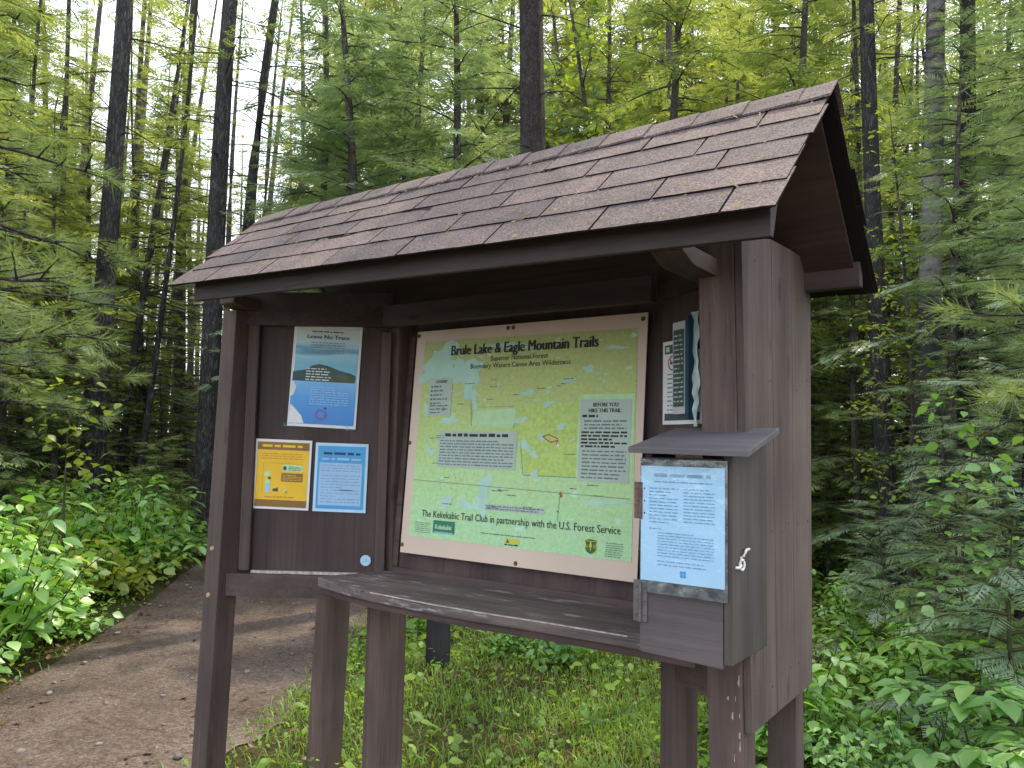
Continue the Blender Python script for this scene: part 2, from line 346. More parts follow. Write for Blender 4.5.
# ------------------------------------------------------------------ camera
CAM_R = Vector((0.8152278, 0.5787943, 0.0200185)); CAM_U = Vector((0.0266585, -0.0720327, 0.9970459))
CAM_F = Vector((-0.5785265, 0.8122859, 0.0741529)); CAM_P = Vector((1.6697332, -2.3382002, 1.5153188))
FOC = 794.008
cd = bpy.data.cameras.new("camera"); cam = bpy.data.objects.new("camera", cd); COL.objects.link(cam)
cam.matrix_world = Matrix(((CAM_R.x, CAM_U.x, -CAM_F.x, CAM_P.x), (CAM_R.y, CAM_U.y, -CAM_F.y, CAM_P.y), (CAM_R.z, CAM_U.z, -CAM_F.z, CAM_P.z), (0, 0, 0, 1)))
cd.sensor_width = 36; cd.lens = 36 * FOC / 1024; cd.clip_end = 500; cd.clip_start = 0.05
sc.camera = cam

def polar(px, d):
    """ground position at bearing of photo column px, d metres from the viewer"""
    r = CAM_F + CAM_R * ((px - 512) / FOC) + CAM_U * ((384 - 440) / FOC)
    h = Vector((r.x, r.y)).normalized()
    return (CAM_P.x + h.x * d, CAM_P.y + h.y * d)

# ------------------------------------------------------------------ light
sun_el, sun_az = math.radians(57), math.radians(6)        # azimuth from +Y towards +X
S = Vector((math.sin(sun_az) * math.cos(sun_el), math.cos(sun_az) * math.cos(sun_el), math.sin(sun_el)))
ld = bpy.data.lights.new("sun", 'SUN'); ld.energy = 5.0; ld.angle = math.radians(0.8); ld.color = (1, 0.88, 0.64)
lo = bpy.data.objects.new("sun", ld); COL.objects.link(lo); lo.rotation_euler = S.to_track_quat('Z', 'Y').to_euler(); lo.location = (0, 20, 30)
w = bpy.data.worlds.new("World"); sc.world = w; w.use_nodes = True
nd, L = w.node_tree.nodes, w.node_tree.links; nd.clear()
sky = nd.new("ShaderNodeTexSky"); sky.sky_type = 'NISHITA'; sky.sun_disc = False
sky.sun_elevation = sun_el; sky.sun_rotation = sun_az; sky.dust_density = 2.5; sky.air_density = 1.0
bg1 = nd.new("ShaderNodeBackground"); bg1.inputs[1].default_value = 0.14; L.new(sky.outputs[0], bg1.inputs[0])
bg2 = nd.new("ShaderNodeBackground"); bg2.inputs[0].default_value = (0.95, 0.97, 1.0, 1); bg2.inputs[1].default_value = 1.72    # thin high cloud
ad = nd.new("ShaderNodeAddShader"); L.new(bg1.outputs[0], ad.inputs[0]); L.new(bg2.outputs[0], ad.inputs[1])
wo = nd.new("ShaderNodeOutputWorld"); L.new(ad.outputs[0], wo.inputs[0])

# ------------------------------------------------------------------ ground and trail
TR_L = [(6, -9), (1, -6.5), (-2.2, -2.2), (-3.4, -0.3), (-5.0, 1.5), (-6.9, 3.3), (-8.6, 5.4), (-9.8, 8.0), (-10.0, 12), (-9, 17)]
TR_R = [(9, -9), (5, -4.0), (1.3, -1.2), (-1.3, -0.4), (-1.85, 0.55), (-2.62, 1.72), (-4.5, 4.4), (-7.0, 7.6), (-7.8, 12), (-7.2, 17)]
def catmull(P, n):
    P = [np.array(p, float) for p in P]; out = []
    for i in range(len(P) - 1):
        p0 = P[max(i - 1, 0)]; p1 = P[i]; p2 = P[i + 1]; p3 = P[min(i + 2, len(P) - 1)]
        for k in range(n):
            t = k / n
            out.append(0.5 * ((2 * p1) + (-p0 + p2) * t + (2 * p0 - 5 * p1 + 4 * p2 - p3) * t * t + (-p0 + 3 * p1 - 3 * p2 + p3) * t ** 3))
    out.append(P[-1]); return out
lc, rc = catmull(TR_L, 14), catmull(TR_R, 14)
def trail_grid():
    """signed distance to the trail's edge on a 0.1 m grid, negative on the trail"""
    G = np.array(lc + rc[::-1]); A, B = G, np.roll(G, -1, axis=0)
    xs = np.arange(-16, 10, 0.1); ys = np.arange(-10, 19, 0.1); gx, gy = np.meshgrid(xs, ys, indexing='ij')
    best = np.full(gx.shape, 1e9); inside = np.zeros(gx.shape, bool)
    for (ax, ay), (bx, by) in zip(A, B):
        dx, dy = bx - ax, by - ay; l2 = dx * dx + dy * dy + 1e-12
        t = np.clip(((gx - ax) * dx + (gy - ay) * dy) / l2, 0, 1)
        best = np.minimum(best, (gx - ax - t * dx) ** 2 + (gy - ay - t * dy) ** 2)
        c = (ay > gy) != (by > gy); inside ^= c & (gx < dx * (gy - ay) / (dy if abs(dy) > 1e-12 else 1e-12) + ax)
    d = np.sqrt(best); return np.where(inside, -d, d)
TG = trail_grid()
def trail_mid_d(x, y):
    i, j = int(round((x + 16) / 0.1)), int(round((y + 10) / 0.1))
    if not (0 <= i < TG.shape[0] and 0 <= j < TG.shape[1]): return 5.0
    return TG[i, j]

def ground_mat():
    m, nt, nd, L = newmat("forest_floor")
    tc = nd.new("ShaderNodeTexCoord")
    n1 = N(nd, "ShaderNodeTexNoise", i_Scale=0.9, i_Detail=8.0, i_Roughness=0.65); L.new(tc.outputs["Object"], n1.inputs["Vector"])
    n2 = N(nd, "ShaderNodeTexNoise", i_Scale=45.0, i_Detail=5.0, i_Roughness=0.7); L.new(tc.outputs["Object"], n2.inputs["Vector"])
    r1 = ramp(nd, [(0.35, (0.050, 0.036, 0.024)), (0.5, (0.060, 0.060, 0.026)), (0.65, (0.065, 0.085, 0.028))]); L.new(n1.outputs["Fac"], r1.inputs["Fac"])
    r2 = ramp(nd, [(0.3, (0.45, 0.45, 0.45)), (0.7, (1.7, 1.6, 1.5))]); L.new(n2.outputs["Fac"], r2.inputs["Fac"])
    mx = N(nd, "ShaderNodeMix", data_type='RGBA', blend_type='MULTIPLY'); mx.inputs[0].default_value = 1; L.new(r1.outputs[0], mx.inputs[6]); L.new(r2.outputs[0], mx.inputs[7])
    bp = N(nd, "ShaderNodeBump", i_Strength=0.8, i_Distance=0.03); L.new(n2.outputs["Fac"], bp.inputs["Height"])
    p = N(nd, "ShaderNodeBsdfPrincipled", i_Roughness=0.95); p.inputs["Specular IOR Level"].default_value = 0.1
    L.new(mx.outputs[2], p.inputs["Base Color"]); L.new(bp.outputs[0], p.inputs["Normal"])
    o = nd.new("ShaderNodeOutputMaterial"); L.new(p.outputs[0], o.inputs[0])
    return m
def trail_mat():
    m, nt, nd, L = newmat("packed_gravel_trail")
    tc = nd.new("ShaderNodeTexCoord")
    n1 = N(nd, "ShaderNodeTexNoise", i_Scale=1.3, i_Detail=6.0); L.new(tc.outputs["Object"], n1.inputs["Vector"])
    v = N(nd, "ShaderNodeTexVoronoi", i_Scale=85.0); L.new(tc.outputs["Object"], v.inputs["Vector"])
    n2 = N(nd, "ShaderNodeTexNoise", i_Scale=30.0, i_Detail=7.0, i_Roughness=0.75); L.new(tc.outputs["Object"], n2.inputs["Vector"])
    r1 = ramp(nd, [(0.3, (0.082, 0.064, 0.055)), (0.5, (0.120, 0.098, 0.087)), (0.7, (0.165, 0.138, 0.124))]); L.new(n1.outputs["Fac"], r1.inputs["Fac"])
    r2 = ramp(nd, [(0.25, (0.5, 0.48, 0.48)), (0.5, (0.95, 0.95, 0.95)), (0.75, (1.55, 1.5, 1.5))]); L.new(n2.outputs["Fac"], r2.inputs["Fac"])
    sp = nd.new("ShaderNodeSeparateColor"); L.new(v.outputs["Color"], sp.inputs[0])
    r3 = ramp(nd, [(0.1, (0.75, 0.72, 0.7)), (0.9, (1.3, 1.25, 1.22))]); L.new(sp.outputs[0], r3.inputs["Fac"])
    mx = N(nd, "ShaderNodeMix", data_type='RGBA', blend_type='MULTIPLY'); mx.inputs[0].default_value = 1; L.new(r1.outputs[0], mx.inputs[6]); L.new(r2.outputs[0], mx.inputs[7])
    m2 = N(nd, "ShaderNodeMix", data_type='RGBA', blend_type='MULTIPLY'); m2.inputs[0].default_value = 1; L.new(mx.outputs[2], m2.inputs[6]); L.new(r3.outputs[0], m2.inputs[7])
    hs = N(nd, "ShaderNodeMath", operation='SUBTRACT'); L.new(n2.outputs["Fac"], hs.inputs[0]); L.new(v.outputs["Distance"], hs.inputs[1])
    bp = N(nd, "ShaderNodeBump", i_Strength=0.7, i_Distance=0.012); L.new(hs.outputs[0], bp.inputs["Height"])
    p = N(nd, "ShaderNodeBsdfPrincipled", i_Roughness=0.95); p.inputs["Specular IOR Level"].default_value = 0.15
    L.new(m2.outputs[2], p.inputs["Base Color"]); L.new(bp.outputs[0], p.inputs["Normal"])
    o = nd.new("ShaderNodeOutputMaterial"); L.new(p.outputs[0], o.inputs[0])
    return m
M["ground"] = ground_mat(); M["trail"] = trail_mat()
g = mesh_np("ground", [(-220, -220, -0.004), (220, -220, -0.004), (220, 220, -0.004), (-220, 220, -0.004)], [(0, 1, 2, 3)])
tag(link_mesh("ground", g, None, M["ground"]), kind="structure")
V, F = [], []; NW = 10
for i, (a, b) in enumerate(zip(lc, rc)):
    for k in range(NW + 1):
        t = k / NW
        if k == 0: t += random.uniform(-0.012, 0.012)
        if k == NW: t += random.uniform(-0.012, 0.012)
        q = a * (1 - t) + b * t
        V.append((q[0], q[1], 0.004 + (0.02 * math.sin(PI * min(max(t, 0), 1)) * random.uniform(0.6, 1.0) if 0 < k < NW else 0)))
for i in range(len(lc) - 1):
    for k in range(NW):
        p = i * (NW + 1) + k; F.append((p, p + 1, p + NW + 2, p + NW + 1))
tag(link_mesh("trail", mesh_np("trail", V, F, smooth=True), None, M["trail"]), kind="structure")

# ------------------------------------------------------------------ the kiosk
KI = empty("information_kiosk", (0, 0, 0))
tag(KI, "dark brown wooden trailhead kiosk with shingled gable roof and slanted wings", "kiosk")
A_ = math.radians(32.8); CA, SA = math.cos(A_), math.sin(A_)
W0 = Vector((-0.594, 0, 0)); DL = Vector((-CA, -SA, 0)); NL = Vector((SA, -CA, 0))         # left wing, hinge outwards
E0 = Vector((0.594, 0, 0)); DR = Vector((CA, -SA, 0)); NR = Vector((-SA, -CA, 0))           # right wing
FL_ = frame_mat(W0, -DL, NL)        # local x runs towards the hinge (negative values lie on the wing)
FR_ = frame_mat(E0, DR, NR)

def post(b, t, mat, name="post"):
    return fobj(name, hexa(b, t), mat, KI, 0.004)
# front posts
p = post([(-1.262, -0.40, -0.3), (-1.165, -0.40, -0.3), (-1.165, -0.31, -0.3), (-1.262, -0.31, -0.3)],
         [(-1.172, -0.40, 2.03), (-1.083, -0.40, 2.03), (-1.083, -0.31, 2.03), (-1.172, -0.31, 2.03)], M["wood_z"])
for z, dx in ((1.07, 0), (0.885, -0.006)):          # bolt heads on its face
    b = bmesh.new(); bmesh.ops.create_cone(b, cap_ends=True, segments=16, radius1=0.011, radius2=0.008, depth=0.008)
    b.transform(Matrix.Translation((-1.168 + dx - (1.07 - z) * 0.03, -0.402, z)) @ Matrix.Rotation(PI / 2, 4, 'X')); fobj("bolt", b, M["brass"], p, 0)
post([(0.884, -0.275, -0.3), (0.969, -0.275, -0.3), (0.969, -0.18, -0.3), (0.884, -0.18, -0.3)],
     [(0.872, -0.394, 2.05), (0.969, -0.394, 2.05), (0.969, -0.30, 2.05), (0.872, -0.30, 2.05)], M["wood_red"])
fr_post = KI.children[-1]
bm = bmesh.new(); r = random.Random(8)
for k in range(26):      # flecks of bare wood down the right edge of the front post
    z = 0.30 + 0.72 * r.random() ** 0.8; t_ = (z + 0.3) / 2.35; y = -0.275 - 0.119 * t_ - 0.0012; h = r.uniform(0.006, 0.028); wd = r.uniform(0.002, 0.006)
    x = (0.9655 if r.random() < 0.7 else 0.9655 - r.uniform(0.0, 0.03)) - 0.002
    dy = 0.0506 * h
    bm.faces.new([bm.verts.new(q) for q in ((x - wd, y, z), (x, y, z - h * .3), (x, y - dy, z + h), (x - wd * .7, y - dy, z + h * .8))])
fobj("worn_edge", bm, M["pale_edge"], fr_post, 0)
# posts at the hinges and the back corners
post([(-0.712, 0.012, -0.3), (-0.58, 0.012, -0.3), (-0.58, 0.11, -0.3), (-0.712, 0.11, -0.3)],
     [(-0.70, 0.012, 2.0), (-0.575, 0.012, 2.0), (-0.575, 0.11, 2.0), (-0.70, 0.11, 2.0)], M["wood_red"])
post([(0.585, 0.012, -0.3), (0.672, 0.012, -0.3), (0.672, 0.105, -0.3), (0.585, 0.105, -0.3)],
     [(0.59, 0.012, 2.0), (0.675, 0.012, 2.0), (0.675, 0.105, 2.0), (0.59, 0.105, 2.0)], M["wood_z"])
post([(-1.215, 0.15, -0.3), (-1.08, 0.15, -0.3), (-1.08, 0.24, -0.3), (-1.215, 0.24, -0.3)],
     [(-1.12, 0.15, 2.0), (-1.0, 0.15, 2.0), (-1.0, 0.24, 2.0), (-1.12, 0.24, 2.0)], M["wood_red"])
post([(0.882, 0.135, -0.3), (0.968, 0.135, -0.3), (0.968, 0.215, -0.3), (0.882, 0.215, -0.3)],
     [(0.882, 0.135, 2.03), (0.968, 0.135, 2.03), (0.968, 0.215, 2.03), (0.882, 0.215, 2.03)], M["wood_z"])
# cladding of the right end: three upright boards, top following the roof, bottom cut level
def cladding(x0, x1, ys, zb, zt, parent=KI):
    bms = []
    for (ya0, yb0_, ya1, yb1_), (za, zb2) in zip(ys, zt):
        bms.append(hexa([(x0, ya0, zb), (x1, ya0, zb), (x1, yb0_, zb), (x0, yb0_, zb)],
                        [(x0, ya1, za), (x1, ya1, za), (x1, yb1_, zb2), (x0, yb1_, zb2)]))
    return bms
yb = [-0.323, -0.118, 0.044, 0.232]; yt = [-0.396, -0.155, 0.036, 0.245]
cl = fobj("end_wall", cladding(0.970, 0.990, [(yb[i] + 0.0016, yb[i + 1] - 0.0016, yt[i] + 0.0016, yt[i + 1] - 0.0016) for i in range(3)], 0.803,
     [(2.05, 2.095), (2.095, 2.105), (2.105, 2.107)]), M["cladding"], KI, 0.0015)
bms_ = []
for yy in (-0.30, -0.16, -0.07, 0.0, 0.09, 0.19):
    for zz in (0.90, 1.30, 1.72, 1.98):
        b = bmesh.new(); bmesh.ops.create_cone(b, cap_ends=True, segments=8, radius1=0.0042, radius2=0.003, depth=0.002); b.transform(Matrix.Translation((0.9909, yy + random.uniform(-.012, .012), zz + random.uniform(-.03, .03))) @ Matrix.Rotation(PI / 2, 4, 'Y')); bms_.append(b)
fobj("nail", bms_, M["rust"], cl, 0)
fobj("end_wall", cladding(-1.16, -1.14, [(-0.30, -0.10, -0.30, -0.10), (-0.097, 0.07, -0.097, 0.07), (0.073, 0.245, 0.073, 0.245)], 0.93,
     [(2.03, 2.06), (2.06, 2.07), (2.07, 2.04)]), M["cladding"], KI, 0.0015)
# main back panel, leaning back with the map
PT = frame_mat((0, 0.012, 0.93), (1, 0, 0), (0, -0.8801, 0.0667))
fobj("back_panel", board(-0.572, 0.584, -0.005, 1.09, -0.018, 0), M["panel"], KI, 0.002, PT)
fobj("back_panel_trim", [board(-0.573, 0.585, 0.055, 0.085, 0.001, 0.012), board(-0.5735, -0.545, 0.087, 1.02, 0.001, 0.010), board(0.557, 0.5855, 0.087, 1.02, 0.001, 0.010)], M["wood_x"], KI, 0.003, PT)
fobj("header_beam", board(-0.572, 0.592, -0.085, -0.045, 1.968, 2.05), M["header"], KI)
# wings: panel, stiles, header, bottom rail, end cap
def wing(fr, sgn):
    s = sgn
    def bd(u0, u1, z0, z1, n0, n1):
        a, b = sorted((s * u0, s * u1)); return board(a, b, z0, z1, n0, n1)
    fobj("wing_panel", bd(0.03, 0.545 if s < 0 else 0.33, 0.97, 1.99, -0.018, -0.004), M["panel"], KI, 0.001, fr)
    if s < 0:
        fobj("wing_stile", bd(0.549, 0.595, 0.985, 1.99, -0.012, 0.022), M["wood_z"], KI, 0.009, fr)
        fobj("wing_stile", bd(0.006, 0.045, 0.99, 1.955, -0.003, 0.014), M["wood_z"], KI, 0.003, fr)
        fobj("wing_rail", bd(0.02, 0.64, 0.884, 0.973, -0.017, 0.024), M["wood_x"], KI, 0.003, fr)
        fobj("wing_sill", bd(0.048, 0.546, 0.9745, 0.986, -0.003, 0.012), M["pale_edge"], KI, 0.002, fr)
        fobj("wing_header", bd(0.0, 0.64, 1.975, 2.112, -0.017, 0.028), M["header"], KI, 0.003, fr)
    else:
        fobj("wing_rail", bd(0.05, 0.30, 0.80, 0.965, -0.03, -0.0185), M["wood_x"], KI, 0.002, fr)
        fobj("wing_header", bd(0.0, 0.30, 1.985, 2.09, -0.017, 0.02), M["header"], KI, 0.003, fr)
wing(FL_, -1); wing(FR_, 1)
# plate blocks and joists under the eaves
def joist(x0, x1, y0, y1, zt, h, nose):
    prof = [(y0, zt), (y0, zt - nose), (y0 + 0.07, zt - h), (y1, zt - h), (y1, zt)]
    return hexa([(x0, y, z) for y, z in prof], [(x1, y, z) for y, z in prof])
fobj("joist", joist(0.842, 0.924, -0.61, 0.21, 2.0, 0.045, 0.022), M["wood_y"], KI, 0.002)
fobj("joist", joist(-1.14, -1.045, -0.44, 0.21, 2.083, 0.05, 0.032), M["wood_y"], KI, 0.002)
# shelf
SH_F = [(-0.832, -0.158, 0.968), (-0.64, -0.208, 0.968), (-0.442, -0.238, 0.967), (-0.124, -0.248, 0.966), (0.06, -0.240, 0.965), (0.324, -0.222, 0.965), (0.588, -0.215, 0.965), (0.79, -0.215, 0.965)]
SH_B = [(-0.60, -0.004, 0.998), (-0.572, -0.003, 0.998), (-0.44, -0.002, 0.998), (-0.124, -0.002, 0.998), (0.06, -0.002, 0.998), (0.324, -0.002, 0.998), (0.588, -0.004, 0.998), (0.605, -0.006, 0.998)]
def slab(Ft, Bk, dz0, dz1, inset=0.0):
    bm = bmesh.new(); n = len(Ft)
    def row(P, dz, dy): return [bm.verts.new((q[0], q[1] + dy, q[2] + dz)) for q in P]
    ft, fb = row(Ft, dz0, inset), row(Ft, dz1, inset); bt, bb = row(Bk, dz0, 0), row(Bk, dz1, 0)
    for i in range(n - 1):
        bm.faces.new((ft[i], ft[i + 1], bt[i + 1], bt[i])); bm.faces.new((fb[i + 1], fb[i], bb[i], bb[i + 1]))
        bm.faces.new((fb[i], fb[i + 1], ft[i + 1], ft[i])); bm.faces.new((bb[i + 1], bb[i], bt[i], bt[i + 1]))
    bm.faces.new((ft[0], bt[0], bb[0], fb[0])); bm.faces.new((bt[-1], ft[-1], fb[-1], bb[-1]))
    bmesh.ops.recalc_face_normals(bm, faces=bm.faces)
    return bm
shf = fobj("shelf", slab(SH_F, SH_B, 0, -0.036), M["shelf"], KI, 0.003)
SH_U = [(a, b_, c) for a, b_, c in SH_F]
fobj("shelf_apron", slab(SH_F, SH_B, -0.0375, -0.062, 0.012), M["wood_x"], shf, 0.002)
# worn bare strip along the lip
bm = bmesh.new(); vs = []
for q in SH_F[2:7]: vs.append((bm.verts.new((q[0], q[1] - 0.0012, q[2] - 0.0015)), bm.verts.new((q[0], q[1] - 0.0012, q[2] - 0.0055))))
for i in range(len(vs) - 1): bm.faces.new((vs[i][1], vs[i + 1][1], vs[i + 1][0], vs[i][0]))
fobj("worn_edge", bm, M["pale_edge"], shf, 0)

# ---- roof
ROOF = empty("roof"); ROOF.parent = KI
cR = dict(fe=[(-1.083, -0.692, 2.074), (1.183, -0.745, 2.004)], rg=[(-1.150, -0.2385, 2.452), (1.183, -0.2385, 2.450)], be=[(-1.12, 0.268, 2.03), (1.183, 0.268, 2.000)])
cR = {k: [Vector(p) for p in v] for k, v in cR.items()}
def slope(side, s, t, off=0.0):
    e = cR["fe"] if side == 0 else cR["be"]; r = cR["rg"]
    p = (e[0] * (1 - s) + e[1] * s) * (1 - t) + (r[0] * (1 - s) + r[1] * s) * t
    n = Vector((0, -0.70, 0.71)) if side == 0 else Vector((0, 0.70, 0.71))
    return p + n * off
for side in (0, 1):        # board deck under each slope
    s0, s1 = 0.022, 0.979
    q = [slope(side, s0, 0.06, -0.016), slope(side, s1, 0.06, -0.016), slope(side, s1, 0.985, -0.016), slope(side, s0, 0.985, -0.016)]
    q2 = [slope(side, s0, 0.06, -0.003), slope(side, s1, 0.06, -0.003), slope(side, s1, 0.985, -0.003), slope(side, s0, 0.985, -0.003)]
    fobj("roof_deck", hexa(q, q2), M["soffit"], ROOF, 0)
def tabs(side):
    V, F, MI = [], [], []
    NC, T = 5, 0.90
    def slabq(s0, s1, t0, t1, lift, th, nseg):
        base = len(V); jt = [random.uniform(-0.0012, 0.0012) for _ in range(nseg + 1)]; jz = [random.uniform(-0.0006, 0.0012) for _ in range(nseg + 1)]
        for k in range(nseg + 1):
            s = s0 + (s1 - s0) * k / nseg
            V.append(slope(side, s, t0 + jt[k] * 2, lift + jz[k])); V.append(slope(side, s, t1, 0.003))
            V.append(slope(side, s, t0 + jt[k] * 2, lift + jz[k] - th))
            V.append(slope(side, s, t1, 0.0))
        for k in range(nseg):
            a = base + 4 * k; b = a + 4
            F.append((a, b, b + 1, a + 1)); F.append((a + 2, b + 2, b, a)); F.append((a + 3, b + 3, b + 2, a + 2)); MI.extend((0, 1, 1))
        a = base; F.append((a + 2, a, a + 1, a + 3)); b = base + 4 * nseg; F.append((b, b + 2, b + 3, b + 1)); MI.extend((1, 1))
    tw = 0.327 / 2.32
    for c in range(NC):
        t0 = c * T / NC - (0.012 if c == 0 else 0); t1 = (c + 1) * T / NC + 0.10
        x = -tw * (0.28 + 0.5 * (c % 2) + 0.11 * ((c * 7) % 3)) + random.uniform(-0.02, 0.02) * tw
        while x < 1:
            a, b = max(x + 0.0014, 0.0 + 0.002 * (c % 2)), min(x + tw - 0.0014, 1.0 + random.uniform(-0.002, 0.003))
            if b - a > 0.012:
                slabq(a, b, t0 + random.uniform(-0.002, 0.002), min(t1, 0.995), 0.0082 + random.uniform(-0.0006, 0.001), 0.0048, 5)
            x += tw
    return V, F, MI
felt_v, felt_f = [], []
for side in (0, 1):
    b = len(felt_v)
    for o_ in (0.0015, -0.0025): felt_v += [slope(side, 0.004, 0.004, o_), slope(side, 0.996, 0.004, o_), slope(side, 0.996, 0.99, o_), slope(side, 0.004, 0.99, o_)]
    felt_f += [(b, b + 1, b + 2, b + 3), (b + 7, b + 6, b + 5, b + 4)] + [(b + i, b + 4 + i, b + 4 + (i + 1) % 4, b + (i + 1) % 4) for i in range(4)]
link_mesh("roofing_felt", mesh_np("roofing_felt", felt_v, felt_f), ROOF, M["tar"])
for side in (0, 1):
    V, F, MI = tabs(side)
    me = mesh_np("shingles", V, F, midx=MI)
    bm = bmesh.new(); bm.from_mesh(me); bmesh.ops.recalc_face_normals(bm, faces=bm.faces); bm.to_mesh(me); bm.free()
    link_mesh("shingles", me, ROOF, [M["shingle"], M["shingle_edge"]])
V, F = [], []
ncap = 16
for i in range(ncap):
    s0 = i / ncap + 0.0008; s1 = (i + 1) / ncap + 0.03; s1 = min(s1, 1.003)
    base = len(V)
    for s, lift in ((s0, 0.008 + random.uniform(0, 0.0015)), (s1, 0.0145 + random.uniform(0, 0.002))):
        skew = 0.0
        ring = []
        for side, t in ((0, 0.872), (0, 0.95), (0, 0.985)): ring.append(slope(side, s, t, lift + 0.001))
        ring.append(slope(0, s, 1.0, 0) + Vector((0, 0, lift + 0.004)))
        for side, t in ((1, 0.985), (1, 0.95), (1, 0.872)): ring.append(slope(side, s, t, lift + 0.001))
        V.extend(ring)
        V.extend([r - Vector((0, 0, 0.006)) for r in ring])
    for k in range(6):
        a = base + k; b = base + 14 + k
        F.append((a, b, b + 1, a + 1)); F.append((a + 7, a + 8, b + 8, b + 7)); F.append((b, b + 7, b + 8, b + 1)); F.append((a, a + 1, a + 8, a + 7))
    F.append((base, base + 7, base + 21, base + 14)); F.append((base + 6, base + 20, base + 27, base + 13))
me = mesh_np("ridge_cap", V, F)
bm = bmesh.new(); bm.from_mesh(me); bmesh.ops.recalc_face_normals(bm, faces=bm.faces); bm.to_mesh(me); bm.free()
link_mesh("ridge_cap", me, ROOF, M["shingle"])
V, F = [], []; r = random.Random(15)
for k in range(260):
    s_, t_ = r.random(), r.random() ** 1.2 * 0.97; c = slope(0, s_, t_, 0.0165); a = r.uniform(0, 2 * PI); l = r.uniform(0.008, 0.04); wv = r.uniform(0.0008, 0.0022)
    if r.random() < 0.25: l, wv = r.uniform(0.006, 0.014), r.uniform(0.003, 0.007)
    ex = Vector((1, 0, 0)); ey = Vector((0, 0.71, 0.70)); d = ex * math.cos(a) + ey * math.sin(a); n_ = ey * math.cos(a) - ex * math.sin(a); b = len(V)
    V += [c - d * l / 2 - n_ * wv, c + d * l / 2 - n_ * wv, c + d * l / 2 + n_ * wv, c - d * l / 2 + n_ * wv]; F.append((b, b + 1, b + 2, b + 3))
tag(link_mesh("needle_litter", mesh_np("needle_litter", V, F), ROOF, plain("dry_needles", (0.20, 0.15, 0.085), 0.9, 0.1, 0.5, 15)), kind="stuff")
# fascia boards (thicker at the top, so their cut end is a wedge)
def fas(xl, xr, yl, yr, zl, zr, h, flip=1):
    a = [(xl, yl, zl), (xl, yl + 0.055 * flip, zl + 0.03), (xl, yl + 0.02 * flip, zl - h), (xl, yl, zl - h)]
    b = [(xr, yr, zr), (xr, yr + 0.055 * flip, zr + 0.03), (xr, yr + 0.02 * flip, zr - h), (xr, yr, zr - h)]
    return hexa(a, b)
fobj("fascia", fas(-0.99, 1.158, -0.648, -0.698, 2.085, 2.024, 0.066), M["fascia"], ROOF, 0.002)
fobj("fascia", board(-1.1, 1.152, 0.175, 0.212, 2.005, 2.088), M["wood_x"], ROOF, 0.003)

# ------------------------------------------------------------------ signs and papers
def glyphs(s, bold=0.0):
    cu = bpy.data.curves.new("t", 'FONT'); cu.body = s; cu.size = 1.0; cu.offset = bold; cu.resolution_u = 2; cu.fill_mode = 'BOTH'
    o = bpy.data.objects.new("t", cu); COL.objects.link(o)
    dg = bpy.context.evaluated_depsgraph_get(); dg.update()
    me = bpy.data.meshes.new_from_object(o.evaluated_get(dg))
    V = np.array([v.co[:] for v in me.vertices]); F = [tuple(p.vertices) for p in me.polygons]
    bpy.data.objects.remove(o); bpy.data.curves.remove(cu); bpy.data.meshes.remove(me)
    return V, F

